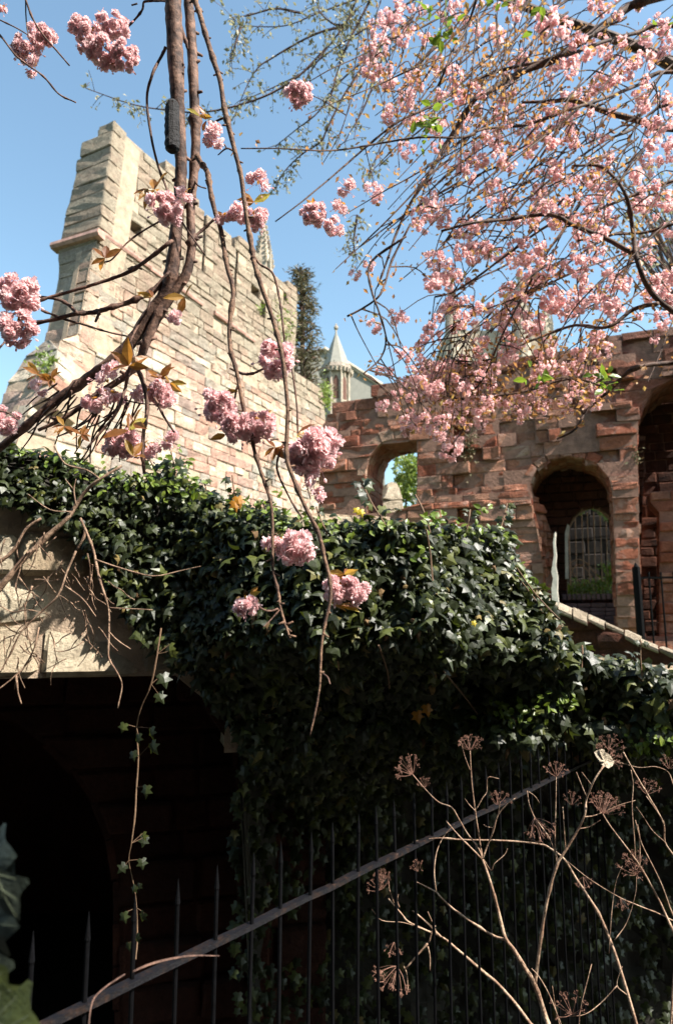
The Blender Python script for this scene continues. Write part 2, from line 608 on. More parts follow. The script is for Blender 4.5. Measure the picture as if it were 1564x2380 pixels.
def masonry(stones, mortar, pl, loops, ch=(0.2, 0.32), cl=(0.3, 0.7), depth=0.3, jit=0.015, miss=0.02,
            skip=(), wf=None, gap=0.006, bev=0.012, tilt=0.02, ragged=0.0, rough=0.0, mo_=0.018):
    vmin = min(p[1] for lp in loops for p in lp)
    vmax = max(p[1] for lp in loops for p in lp)
    v = vmin
    while v < vmax:
        h = random.uniform(*ch)
        x0, x1 = crossings(loops, v + 0.02 * h), crossings(loops, v + h * 0.98)
        xm = crossings(loops, v + h * 0.5)
        same = len(x0) == len(x1) == len(xm)
        spans = [(xm[i], xm[i + 1], i) for i in range(0, len(xm) - 1, 2)]
        for z in skip:
            if z[1] < v + h * .5 < z[3]:
                nw = []
                for (a, b, i) in spans:
                    if a < z[0] and b > z[2]:
                        nw += [(a, z[0], -1), (z[2], b, -1)]
                    else:
                        nw.append((a, b, i))
                spans = nw
        for (a, b, i) in spans:
            a0, a1, b0, b1 = a, a, b, b
            if same and i >= 0:
                if abs(x0[i] - x1[i]) < 0.45:
                    a0, a1 = x0[i], x1[i]
                if abs(x0[i + 1] - x1[i + 1]) < 0.45:
                    b0, b1 = x0[i + 1], x1[i + 1]
            if b - a < 0.05:
                continue
            cuts = [a]
            while b - cuts[-1] > cl[1] * 1.2:
                cuts.append(cuts[-1] + random.uniform(*cl))
            if len(cuts) > 1 and b - cuts[-1] < cl[0] * 0.6:
                cuts.pop()
            cuts.append(b)
            for k in range(len(cuts) - 1):
                l0, r0 = cuts[k], cuts[k + 1]
                l1, r1 = l0, r0
                if k == 0:
                    l0, l1 = a0, a1
                if k == len(cuts) - 2:
                    r0, r1 = b0, b1
                if r0 - l0 < 0.02 or r1 - l1 < 0.02:
                    continue
                cu, cv = (l0 + r0) / 2, v + h / 2
                base = wf(cu, cv) if wf else 0.0
                if random.random() < miss:
                    continue
                w0 = base + random.gauss(0, jit)
                if random.random() < ragged:
                    w0 += random.uniform(0.02, 0.09)
                q = [(l0, v), (r0, v), (r1, v + h), (l1, v + h)]
                block(stones, pl, q, w0, depth + base, gap, bev, rough or 0.004, tilt)
                mw = base + jit + mo_
                mortar.quad(pl.pt(l0, v, mw), pl.pt(r0, v, mw), pl.pt(r1, v + h, mw), pl.pt(l1, v + h, mw))
        v += h


def core(mb, pl, loops, w0, w1):
    flat = [p for lp in loops for p in lp]
    tri = tessellate_polygon([[Vector((p[0], p[1], 0)) for p in lp] for lp in loops])
    N = len(flat)
    vs = [pl.pt(p[0], p[1], w0) for p in flat] + [pl.pt(p[0], p[1], w1) for p in flat]
    fs = [tuple(t) for t in tri] + [tuple(i + N for i in t[::-1]) for t in tri]
    b = 0
    for lp in loops:
        L = len(lp)
        for i in range(L):
            j = (i + 1) % L
            fs.append((b + i, b + j, b + j + N, b + i + N))
        b += L
    mb.add(vs, fs)


def resample(pts, step):
    out = [pts[0]]
    acc = 0.0
    for i in range(len(pts) - 1):
        a, b = pts[i], pts[i + 1]
        L = math.hypot(b[0] - a[0], b[1] - a[1])
        if L < 1e-6:
            continue
        d = step - acc
        while d <= L:
            t = d / L
            out.append((a[0] + (b[0] - a[0]) * t, a[1] + (b[1] - a[1]) * t))
            d += step
        acc = L - (d - step)
    if math.hypot(out[-1][0] - pts[-1][0], out[-1][1] - pts[-1][1]) > step * 0.3:
        out.append(pts[-1])
    else:
        out[-1] = pts[-1]
    return out


def outward(a, b, cen):
    nx, ny = -(b[1] - a[1]), b[0] - a[0]
    L = math.hypot(nx, ny) or 1
    nx, ny = nx / L, ny / L
    mx, my = (a[0] + b[0]) / 2 - cen[0], (a[1] + b[1]) / 2 - cen[1]
    if nx * mx + ny * my < 0:
        nx, ny = -nx, -ny
    return nx, ny


def reveal(mb, pl, path, cen, w0, w1, step=0.22, dstep=0.3, off=0.03, jit=0.012):
    """stones lining the inside of an opening, w0 -> w1 deep"""
    P = resample(path, step)
    for i in range(len(P) - 1):
        a, b = P[i], P[i + 1]
        nx, ny = outward(a, b, cen)
        wv = w0
        while wv < w1 - 0.02:
            we = min(w1, wv + random.uniform(0.7, 1.3) * dstep)
            o = off + random.uniform(-jit, jit)
            g = 0.006
            ax, ay = a[0] + (b[0] - a[0]) * 0.03, a[1] + (b[1] - a[1]) * 0.03
            bx, by = a[0] + (b[0] - a[0]) * 0.97, a[1] + (b[1] - a[1]) * 0.97
            inn = [pl.pt(ax - nx * o, ay - ny * o, wv + g), pl.pt(bx - nx * o, by - ny * o, wv + g),
                   pl.pt(bx - nx * o, by - ny * o, we - g), pl.pt(ax - nx * o, ay - ny * o, we - g)]
            out = [pl.pt(ax + nx * .01, ay + ny * .01, wv + g), pl.pt(bx + nx * .01, by + ny * .01, wv + g),
                   pl.pt(bx + nx * .01, by + ny * .01, we - g), pl.pt(ax + nx * .01, ay + ny * .01, we - g)]
            mb.add(inn + out, [(0, 1, 2, 3), (0, 4, 5, 1), (1, 5, 6, 2), (2, 6, 7, 3), (3, 7, 4, 0)])
            wv = we


def voussoirs(mb, pl, path, cen, r, w0, w1, step=0.25, rj=0.15):
    P = resample(path, step)
    for i in range(len(P) - 1):
        a, b = P[i], P[i + 1]
        nx, ny = outward(a, b, cen)
        nxa, nya = outward(P[max(0, i - 1)], b, cen)
        nxb, nyb = outward(a, P[min(len(P) - 1, i + 2)], cen)
        rr = r * random.uniform(1 - rj, 1 + rj)
        q = [a, b, (b[0] + nxb * rr, b[1] + nyb * rr), (a[0] + nxa * rr, a[1] + nya * rr)]
        block(mb, pl, q, w0 + random.uniform(-.008, .008), w1, 0.006, 0.012, 0.004, 0.02)


# ------------------------------------------------------------------ ground
def sheet(name, z, poly, mat):
    mb = MB()
    mb.add([(x, y, z) for x, y in poly], [tuple(range(len(poly)))])
    return structure(mb.build(name, mat))


sheet('ground', -1.1, [(-3000, -3000), (3000, -3000), (3000, 3000), (-3000, 3000)], M['soil'])
# raised path where the photographer stands, with the little retaining face under the railing
FD = Vector((math.sin(math.radians(37.3)), math.cos(math.radians(37.3)), 0))
RAILZ = EYE.z - 0.645
_d = ray(412, 2233)
F0 = EYE + _d * ((RAILZ - EYE.z) / _d.z)
F0.z = 0
FL0, FL1 = F0 - FD * 1.6, F0 + FD * 2.75
FN = Vector((FD.y, -FD.x, 0))
a_, b_ = FL0 - FD * 4 - FN * 0.06, FL1 + FD * 0.3 - FN * 0.06
mb = MB()
c_ = FL0 + FD * 1.55 - FN * .06
poly = [(a_.x, a_.y), (c_.x, c_.y), (9, c_.y), (9, -12), (a_.x - 5, -12), (a_.x - 5, a_.y)]
mb.add([(x, y, 0) for x, y in poly] + [(x, y, -1.2) for x, y in poly],
       [tuple(range(6))] + [(i, (i + 1) % 6, (i + 1) % 6 + 6, i + 6) for i in range(6)])
structure(mb.build('path', M['paving']))
# the upper ground, behind the ivy wall
mb = MB()
xs = [-3000, -60, -12, -6, -3, 0, 3, 6, 12, 60, 3000]
ys = [4.15, 5, 7, 9, 12, 16, 24, 40, 120, 3000]
vs = []
for y in ys:
    for x in xs:
        h = 1.50 - .32 * ss(0, 3, x) + (0.05 * nz((x, y, 0), 0.6) if abs(x) < 50 and 4.2 < y < 60 else 0)
        yy = y if y > 4.2 else 3.62 + max(-3, min(12, x)) * math.tan(math.radians(16)) + .38
        vs.append((x, yy if y <= 4.2 else max(y, 3.62 + max(-3, min(12, x)) * math.tan(math.radians(16)) + .5), h))
nx_ = len(xs)
fs = [(j * nx_ + i, j * nx_ + i + 1, (j + 1) * nx_ + i + 1, (j + 1) * nx_ + i) for j in range(len(ys) - 1) for i in range(nx_ - 1)]
mb.add(vs, fs)
structure(mb.build('terrace_ground', M['turf']))

# added block behind the camera, made up to keep sky light off the hollow
hs = thing('sky_blocker', 'added dark block with window panels behind the viewer, cutting off sky light', 'light blocker', (0, -4.5, 0))
mb = MB()
x0, x1, y0, y1, hz = -16.0, 13.0, -13.0, -4.5, 11.0
mb.add([(x0, y0, -.2), (x1, y0, -.2), (x1, y1, -.2), (x0, y1, -.2), (x0, y0, hz), (x1, y0, hz), (x1, y1, hz), (x0, y1, hz)],
       [(0, 1, 5, 4), (1, 2, 6, 5), (2, 3, 7, 6), (3, 0, 4, 7), (4, 5, 6, 7)])
mb.build('wall', M['soil'], hs)
mb = MB()
mb.add([(x0 - .4, y0 - .4, hz + .01), (x1 + .4, y0 - .4, hz + .01), (x1 + .4, y1 + .4, hz + .01), (x0 - .4, y1 + .4, hz + .01), (x0 - .4, (y0 + y1) / 2, hz + 3.4), (x1 + .4, (y0 + y1) / 2, hz + 3.4)],
       [(0, 1, 5, 4), (3, 4, 5, 2), (0, 4, 3), (1, 2, 5), (3, 2, 1, 0)])
mb.build('roof', M['iron'], hs)
for i in range(6):
    for j in range(2):
        mb = MB()
        wx, wz = x0 + 3 + i * 4.6, 1.6 + j * 4.2
        mb.add([(wx, y1 + .03, wz), (wx + 1.1, y1 + .03, wz), (wx + 1.1, y1 + .03, wz + 1.8), (wx, y1 + .03, wz + 1.8), (wx, y1 + .001, wz), (wx + 1.1, y1 + .001, wz), (wx + 1.1, y1 + .001, wz + 1.8), (wx, y1 + .001, wz + 1.8)],
               [(0, 1, 2, 3), (0, 4, 5, 1), (1, 5, 6, 2), (2, 6, 7, 3), (3, 7, 4, 0)])
        mb.build('window', M['iron'], hs)  # window-like panels on the added block

# ------------------------------------------------------------------ tall ruined tower wall
CORN = wp(264, 289, 14.0)
AZ = math.radians(26)
UA = Vector((math.sin(AZ), math.cos(AZ), 0))
PA = Plane(CORN, UA)
long_px = [(266, 287), (300, 314), (330, 336), (352, 357), (406, 395), (430, 420), (459, 447), (466, 487), (474, 484), (484, 494), (497, 507), (512, 520), (527, 534), (556, 556),
           (583, 578), (606, 600), (634, 630), (646, 648), (659, 650), (676, 662), (692, 676), (690, 740), (687, 803), (685, 858), (700, 872), (720, 884), (738, 905), (750, 914), (756, 960), (775, 1300),
           (-120, 1300), (40, 1040), (76, 935), (100, 925), (136, 862), (139, 795), (150, 787), (170, 790), (182, 788), (200, 681), (213, 610), (218, 579), (232, 540), (238, 500), (241, 466), (251, 430), (256, 395), (266, 355)]
LA = PA.loop(long_px)
tower = thing('ruined_tower', 'tall pale sandstone ruined wall with a broken sloping top against blue sky', 'ruin', (CORN.x, CORN.y, 1.5))
st, mo = MB(), MB()


def sk(pl, x0, y0, x1, y1):
    a, b = pl.uv(x0, y1), pl.uv(x1, y0)
    return (min(a[0], b[0]), min(a[1], b[1]), max(a[0], b[0]), max(a[1], b[1]))


slots_px = [(306, 392, 322, 470), (470, 505, 480, 640), (545, 590, 555, 690), (538, 540, 548, 560), (609, 700, 620, 745), (660, 690, 668, 706)]
masonry(st, mo, PA, [LA], (0.17, 0.36), (0.26, 0.86), 0.42, 0.009, 0.010, skip=[sk(PA, *s) for s in slots_px],
        wf=lambda u, v: 0.05 * nz((u, v, 3), 0.5), gap=0.006, bev=0.012, tilt=0.022, ragged=0.11, rough=0.017, mo_=0.022)
# end face, leaning with the battered corner
c0 = PA.pt(*PA.uv(262, 300))
c1 = PA.pt(*PA.uv(186, 792))
PB = Plane(c0, (-UA.y, UA.x, 0) if False else (-math.cos(AZ), math.sin(AZ), 0), c0 - c1)
end_px = [(266, 289), (258, 284), (248, 292), (228, 303), (227, 318), (210, 330), (205, 336), (193, 346), (180, 358), (178, 366), (178, 388), (173, 420), (167, 446), (160, 470), (152, 497), (146, 530), (139, 563), (134, 580), (136, 620), (134, 655),
          (124, 700), (112, 750), (104, 794), (186, 794), (200, 700), (214, 610), (232, 520), (242, 450), (254, 380)]
LB = PB.loop(end_px)
masonry(st, mo, PB, [LB], (0.28, 0.5), (0.45, 1.0), 0.4, 0.009, 0.0, gap=0.006, bev=0.012, tilt=0.015, ragged=0.08, rough=0.014)
c2 = PA.pt(*PA.uv(138, 800))
c3 = PA.pt(*PA.uv(70, 960))
PC = Plane(c2, (-math.cos(AZ), math.sin(AZ), 0), c2 - c3)
foot_px = [(138, 788), (104, 790), (92, 812), (60, 822), (55, 832), (45, 853), (20, 880), (0, 945), (-60, 1100), (-160, 1300), (-90, 1300), (20, 1060), (74, 938), (100, 922), (132, 862)]
LC = PC.loop(foot_px)
masonry(st, mo, PC, [LC], (0.24, 0.36), (0.35, 0.8), 0.4, 0.012, 0.0, gap=0.006, bev=0.012, tilt=0.02, ragged=0.1, rough=0.016)
st.build('stonework', M['tower'], tower)
mo.build('mortar', M['tower_mortar'], tower)
cb = MB()
core(cb, PA, [LA], 0.36, 0.5)
core(cb, PB, [[(u + .02, v) for u, v in LB]], 0.25, 0.9)
core(cb, PC, [[(u + .02, v) for u, v in LC]], 0.25, 0.9)
cb.build('wall_core', M['tower_mortar'], tower)


def string_course(mb, pl, a, b, hh, prot, seglen=0.8):
    ua, ub = pl.uv(*a), pl.uv(*b)
    if ua[0] > ub[0]:
        ua, ub = ub, ua
    L = ub[0] - ua[0]
    n = max(1, int(L / seglen))
    for i in range(n):
        u0 = ua[0] + L * i / n + 0.004
        u1 = ua[0] + L * (i + 1) / n - 0.004
        v0 = ua[1] + (ub[1] - ua[1]) * i / n
        v1 = ua[1] + (ub[1] - ua[1]) * (i + 1) / n
        pr = prot * random.uniform(0.6, 1.0)
        vs = []
        for (u, v) in ((u0, v0), (u1, v1)):
            vs += [pl.pt(u, v - hh / 2, 0.1), pl.pt(u, v - hh / 2 + .02, -pr * 0.6), pl.pt(u, v, -pr), pl.pt(u, v + hh / 2, -pr * .9), pl.pt(u, v + hh / 2 + .04, 0.1)]
        fs = [(i_, i_ + 1, i_ + 6, i_ + 5) for i_ in range(4)] + [(4, 3, 2, 1, 0), (5, 6, 7, 8, 9)]
        mb.add(vs, fs)


sc = MB()
v_ = PA.uv(240, 545)
v2_ = PA.uv(592, 792)
vm = (v_[1] + v2_[1]) / 2
for (x0, x1) in ((0, 1.0),):
    LL = v2_[0] - v_[0]
    n = 12
    for i in range(n):
        if i == 7:
            sc.build('string_course', M['dark_red'], tower)
            sc = MB()
            continue
        u0, u1 = v_[0] + LL * i / n + .005, v_[0] + LL * (i + 1) / n - .005
        va = v_[1] + (v2_[1] - v_[1]) * (i + .5) / n
        pr = random.uniform(0.03, 0.07)
        vs = []
        for u in (u0, u1):
            vs += [PA.pt(u, va - .07, .1), PA.pt(u, va - .055, -pr * .6), PA.pt(u, va, -pr), PA.pt(u, va + .04, -pr), PA.pt(u, va + .08, .1)]
        sc.add(vs, [(k, k + 1, k + 6, k + 5) for k in range(4)] + [(4, 3, 2, 1, 0), (5, 6, 7, 8, 9)])
sc.build('string_course', M['dark_red'], tower)
sc = MB()
string_course(sc, PB, (238, 545), (126, 578), 0.16, 0.16)
sc.build('string_course', M['dark_red'], tower)

# ------------------------------------------------------------------ red sandstone ruin with arches
TH = math.radians(20)
PR = Plane(wp(910, 1100, 12.0), (math.cos(TH), -math.sin(TH), 0))
ruin = thing('arched_ruin', 'red sandstone ruined wall with a round headed window and deep arches', 'ruin', (PR.o.x, PR.o.y, 1.5))
outer_px = [(738, 1300), (744, 1050), (752, 1000), (757, 978), (765, 958), (778, 945), (805, 934), (830, 927), (860, 914), (905, 902), (940, 890), (973, 882), (976, 850), (990, 842), (1040, 846), (1100, 835),
            (1180, 838), (1240, 825), (1300, 815), (1360, 797), (1412, 785), (1455, 776), (1500, 770), (1540, 762), (1650, 750), (1650, 1520), (738, 1520)]
win_px = [(854, 1200), (853, 1110), (856, 1078), (868, 1050), (885, 1034), (905, 1026), (935, 1022), (971, 1021), (971, 1184)]
arch_px = [(1268, 1450), (1262, 1320), (1246, 1220), (1234, 1165), (1230, 1125), (1242, 1094), (1275, 1070), (1310, 1060), (1352, 1064), (1390, 1082), (1414, 1112), (1422, 1150), (1434, 1450)]
deep_px = [(1486, 1480), (1482, 1150), (1479, 1040), (1480, 985), (1490, 945), (1512, 908), (1545, 882), (1600, 866), (1700, 866), (1700, 1480)]
LO, LW, LAr, LD = PR.loop(outer_px), PR.loop(win_px), PR.loop(arch_px), PR.loop(deep_px)
LOc = [(min(u, LD[-1][0] + 1.5), v) for u, v in LO]
LOc = LO[:24] + [(LD[-2][0] + .8, LO[24][1]), (LD[-1][0] + .8, LO[25][1])] + LO[26:]
UC = PR.uv(1078, 1100)[0]          # the upright crease in the wall
UP0, UP1 = PR.uv(1434, 1200)[0], PR.uv(1480, 1200)[0]


def ruin_w(u, v):
    w = 0.10 * nz((u, v, 1), 0.9) + 0.05 * nz((u, v, 7), 2.2)
    w += 0.16 * math.exp(-((u - UC) / 0.07) ** 2)
    w -= 0.06 * ss(UC, UC - 0.1, u)
    if u > UC + 0.1:
        w += 0.10 * nz((u, v, 4), 1.7)
    if UP0 < u < UP1:
        w -= 0.10
    return w


rs, rm = MB(), MB()
masonry(rs, rm, PR, [LOc, LW, LAr, LD], (0.10, 0.27), (0.15, 0.62), 0.45, 0.007, 0.0, wf=ruin_w, gap=0.003, bev=0.008, tilt=0.015, ragged=0.03, rough=0.015, mo_=-0.004)
ru_reveal = rs


def cent(lp):
    return (sum(p[0] for p in lp) / len(lp), sum(p[1] for p in lp) / len(lp))


cW, cA, cD = cent(LW), cent(LAr), cent(LD)
cWb = (cW[0] + 0.15, cW[1] - 0.1)
reveal(rs, PR, LW[:-1], cWb, 0.02, 0.95, 0.11, 0.3, 0.02)
reveal(rs, PR, LAr, cA, 0.0, 1.05, 0.13, 0.3, 0.02, 0.02)
reveal(rs, PR, LD[:-1], cD, 0.0, 1.3, 0.16, 0.35, 0.02, 0.02)
rs.build('stonework', M['ruin'], ruin)
rm.build('mortar', M['ruin_mortar'], ruin)
vb, vb2 = MB(), MB()
voussoirs(vb, PR, LW[1:-1], cWb, 0.20, -0.075, 0.3, 0.24)
voussoirs(vb2, PR, LAr[3:-2], cA, 0.15, -0.015, 0.3, 0.2, 0.35)
vb.build('window_arch', M['pale_stone'], ruin)
vb2.build('doorway_arch', M['ruin'], ruin)
cr = MB()
core(cr, PR, [LOc, LW, LAr, LD], 0.4, 0.95)
cr.build('wall_core', M['ruin_mortar'], ruin)

# back of the gated arch: pointed window and its sill wall
gate_px = [(1317, 1394), (1316, 1262), (1320, 1225), (1334, 1196), (1352, 1180), (1374, 1170), (1397, 1180), (1417, 1200), (1427, 1228), (1432, 1262), (1436, 1394)]
WB = 0.95
LG = PR.loop(gate_px, WB)
bk = PR.loop([(1180, 1520), (1180, 1010), (1500, 1010), (1480, 1520)], WB)
PRb = Plane(PR.pt(0, 0, WB), PR.u)
mb, mm = MB(), MB()
masonry(mb, mm, PRb, [bk, LG], (0.12, 0.2), (0.2, 0.45), 0.25, 0.012, 0.0, tilt=0.05)
mb.build('recess_wall', M['shade_dark'], ruin)
mc = MB()
core(mc, PRb, [bk, LG], 0.1, 0.5)
mc.build('recess_core', M['ruin_mortar'], ruin)
# dressed blue brick sill under the pointed opening
bs = MB()
PRs = Plane(PR.pt(0, 0, 0.55), PR.u)
sill_px = PRs.loop([(1306, 1520), (1308, 1400), (1438, 1400), (1440, 1520)])
masonry(bs, MB(), PRs, [sill_px], (0.065, 0.075), (0.2, 0.24), 0.35, 0.002, 0, gap=0.004, bev=0.003)
ua, ub = PRs.uv(1306, 1393), PRs.uv(1438, 1393)
k = ua[0]
while k < ub[0]:
    block(bs, PRs, [(k, ua[1] - .02), (k + .075, ua[1] - .02), (k + .075, ua[1] + .09), (k, ua[1] + .09)], -0.03, 0.3, 0.004, 0.008)
    k += 0.077
bs.build('brick_sill', M['brick'], ruin)
# splayed, broken left jamb of the gated recess
fa, fb = PR.pt(*PR.uv(1243, 1300), 0.03), PR.pt(*PR.uv(1290, 1300, .62), .62)
fa.z = fb.z = 0
PJ = Plane(fa, fb - fa)
jl = PJ.loop([(1262, 1480), (1244, 1300), (1236, 1200), (1232, 1140), (1250, 1150), (1268, 1195), (1288, 1238), (1292, 1480)])
js, jm = MB(), MB()
masonry(js, jm, PJ, [jl], (0.1, 0.2), (0.14, 0.4), 0.2, 0.02, 0.0, tilt=.1, rough=.03, ragged=.2)
js.build('splayed_jamb', M['ruin'], ruin)
jm.build('jamb_mortar', M['ruin_mortar'], ruin)
# added pale strips, the sunlight on the jamb edge put into their colour
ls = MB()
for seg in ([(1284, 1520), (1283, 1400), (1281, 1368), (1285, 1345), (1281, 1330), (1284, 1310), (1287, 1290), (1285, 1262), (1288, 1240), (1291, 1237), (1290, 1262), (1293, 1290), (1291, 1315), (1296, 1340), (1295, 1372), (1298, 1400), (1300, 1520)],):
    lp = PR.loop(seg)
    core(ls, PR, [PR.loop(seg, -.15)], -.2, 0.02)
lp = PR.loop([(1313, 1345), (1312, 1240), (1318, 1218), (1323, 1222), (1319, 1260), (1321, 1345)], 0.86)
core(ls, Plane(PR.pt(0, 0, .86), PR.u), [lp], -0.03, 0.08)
ls.build('sunlit_strip', mat_plain('sunlight_pale', (0.68, 0.62, 0.52), 0.85, 0.2, 12, 0.6), ruin)
# back of the deep right-hand recess, with a ledge
PRd = Plane(PR.pt(0, 0, 1.3), PR.u)
db, dm = MB(), MB()
bd = PRd.loop([(1440, 1520), (1440, 820), (1760, 820), (1760, 1520)])
masonry(db, dm, PRd, [bd], (0.14, 0.22), (0.2, 0.45), 0.2, 0.012, 0.0, tilt=0.05, ragged=.05)
PRe = Plane(PR.pt(0, 0, 0.5), PR.u)
db2, dm2 = MB(), MB()
be = PRe.loop([(1532, 1520), (1532, 1180), (1510, 1172), (1510, 1150), (1700, 1142), (1700, 1520)])
masonry(db2, dm2, PRe, [be], (0.12, 0.2), (0.2, 0.45), 0.6, 0.015, 0.0, tilt=0.05, ragged=.1)
db.build('deep_recess_wall', M['shade_dark'], ruin)
db2.build('ledge_wall', M['ruin'], ruin)
dm.build('deep_recess_mortar', M['ruin_mortar'], ruin)
dm2.build('ledge_mortar', M['ruin_mortar'], ruin)

# iron grille in the pointed opening
gr = thing('window_grille', 'thin rusty upright bars set inside the pointed opening of the arched recess', 'grille', tuple(PR.pt(LG[0][0], LG[0][1], WB + .15)))
gb = MB()
PG = Plane(PR.pt(0, 0, WB + 0.62), PR.u)
for (x0, y0, x1, y1) in ((1336, 1196, 1343, 1385), (1351, 1186, 1360, 1385), (1364, 1190, 1373, 1385), (1379, 1190, 1387, 1385), (1394, 1195, 1402, 1385), (1408, 1212, 1415, 1385), (1322, 1225, 1328, 1390)):
    a, b = PG.pt(*PG.uv(x0, y0)), PG.pt(*PG.uv(x1 - 2, y1))
    tube(gb, [a, b], [0.011, 0.011], 6, 4, 0.05)
gb.build('bar', mat_plain('rusty_bar', (0.46, 0.30, 0.22), 0.7, 0.3, 30, 0.3), gr)
gb = MB()
tube(gb, [PG.pt(*PG.uv(1322, 1256)), PG.pt(*PG.uv(1432, 1244))], [0.012, 0.012], 4)
gb.build('cross_bar', M['iron'], gr)
# coil of old bramble behind the grille
bb = MB()
PGb = Plane(PR.pt(0, 0, WB + 0.85), PR.u)
for lp in ([(1322, 1275), (1328, 1320), (1345, 1360), (1365, 1388)], [(1318, 1330), (1325, 1310), (1340, 1300), (1358, 1305), (1376, 1325), (1392, 1345), (1403, 1350)],
           [(1325, 1345), (1332, 1320), (1348, 1312), (1362, 1322), (1375, 1342), (1380, 1375)], [(1326, 1350), (1340, 1345), (1360, 1362), (1375, 1385)], [(1345, 1318), (1362, 1308), (1374, 1322)]):
    tube(bb, [PGb.pt(*PGb.uv(x, y), random.uniform(-.05, .05)) for x, y in lp], [0.012] * len(lp), 5, 4, 0.1)
tag(bb.build('dry_bramble', M['dry']), 'curled brown bramble stems behind the grille of the pointed opening', 'bramble')

LEAF4 = (np.array([(0, 0, 0), (.28, .35, .06), (0, .45, 0), (-.28, .35, .06), (.22, .7, .03), (0, 1, -.08), (-.22, .7, .03)]),
         [(0, 1, 2), (0, 2, 3), (1, 4, 2), (2, 6, 3), (4, 5, 2), (5, 6, 2)])
LEAF2 = (np.array([(0, 0, 0), (.27, .45, .05), (0, 1, -.05), (-.27, .45, .05)]), [(0, 1, 2), (0, 2, 3)])


def leaf_blob(mb, pos, size, tmpl=LEAF2, up=0.3, rng=RNG):
    pos = np.asarray(pos, float)
    nrm = rdir(len(pos), rng) + np.array([0.2, -0.3, up + .3])
    tip = rdir(len(pos), rng) + np.array([0, 0, up])
    s = np.asarray(size) * rng.uniform(0.6, 1.25, len(pos))
    scatter(mb, tmpl[0], tmpl[1], pos, nrm, tip, s)


# plants on the sill of the pointed opening
mb = MB()
pos = []
for _ in range(900):
    px, py = random.uniform(1314, 1434), random.uniform(1345, 1394)
    edge = 1352 - 40 * math.exp(-((px - 1415) / 16) ** 2) + 8 * math.sin(px * 0.3)
    if py < edge and random.random() < .95:
        py = random.uniform(edge, 1394)
    pos.append(PG.pt(*PG.uv(px, py), random.uniform(-0.16, 0.12)))
for _ in range(160):
    px = random.gauss(1416, 12)
    pos.append(PG.pt(*PG.uv(px, random.uniform(1308, 1350)), random.uniform(-.1, .08)))
leaf_blob(mb, pos, 0.07)
tag(mb.build('sill_plants', M['ivy_bright'], None), 'bright yellow green leafy plants on the sill of the pointed opening', 'plant')
mb = MB()
pos = []
for _ in range(260):
    t = random.uniform(0, 1)
    px = 1345 + t * 66
    py = 1196 - 20 * math.sin(PI * min(1, t * 1.1)) + random.uniform(0, 16) * t
    pos.append(PG.pt(*PG.uv(px, py), random.uniform(-.1, .1)))
leaf_blob(mb, pos, 0.05)
tag(mb.build('arch_moss', M['bush']), 'mossy green growth under the tip of the pointed opening', 'moss')

# what stands behind the ruin: court wall coloured dark for the shade beyond the grille, sunlit bush and pale stone beyond the window
mb, mm = MB(), MB()
PK = Plane(wp(1380, 1300, 14.5), (math.cos(TH), -math.sin(TH), 0))
lk = PK.loop([(1180, 1480), (1180, 1100), (1560, 1100), (1560, 1480)])
masonry(mb, mm, PK, [lk], (0.2, 0.3), (0.3, 0.6), 0.3, 0.01, 0)
cw = thing('court_wall', 'stone wall coloured dark as shade far behind the grille of the pointed opening', 'wall', tuple(PK.pt(lk[0][0], lk[0][1])))
mb.build('stonework', M['court_shade'], cw)
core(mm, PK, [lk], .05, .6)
mm.build('mortar', M['court_shade'], cw)

bush = thing('tall_bush', 'sunlit green bush seen through the round headed window', 'bush', tuple(wp(950, 1440, 17.5)))
mb = MB()
pos = []
for _ in range(5200):
    x, y = random.gauss(952, 34), random.uniform(1060, 1300)
    if x < 905 + (1200 - y) * 0.12 or nz((x * .05, y * .05, 2), 1.0) < -0.22:
        continue
    pos.append(wp(x, y, random.uniform(16.6, 18.4)))
leaf_blob(mb, pos, 0.16)
mb.build('leaves', M['bush'], bush)
mb = MB()
for i in range(6):
    a = wp(950 + random.uniform(-10, 10), 1455, 17.5)
    tube(mb, [a, a.lerp(wp(950, 1200, 17.5), .5) + Vector((random.uniform(-.3, .3), 0, 0)), wp(random.uniform(915, 990), random.uniform(1090, 1150), 17.5)], [.06, .04, .015], 5)
mb.build('stems', M['bark'], bush)
# pale fallen masonry lump
mb = MB()
lump = thing('pale_masonry', 'weathered pale stone stump framed low in the round headed window', 'masonry', tuple(wp(905, 1445, 15)))
P2 = Plane(wp(905, 1150, 15.0), (1, 0.25, 0))
l2 = P2.loop([(880, 1455), (883, 1180), (888, 1160), (900, 1140), (903, 1122), (912, 1118), (925, 1122), (932, 1140), (938, 1180), (940, 1455)])
masonry(mb, MB(), P2, [l2], (0.2, 0.32), (0.25, 0.5), 0.5, 0.02, 0, rough=.02, tilt=.1)
core(mb, P2, [[(u, v) for u, v in l2]], 0.08, 0.7)
mb.build('stonework', M['white_lime'], lump)

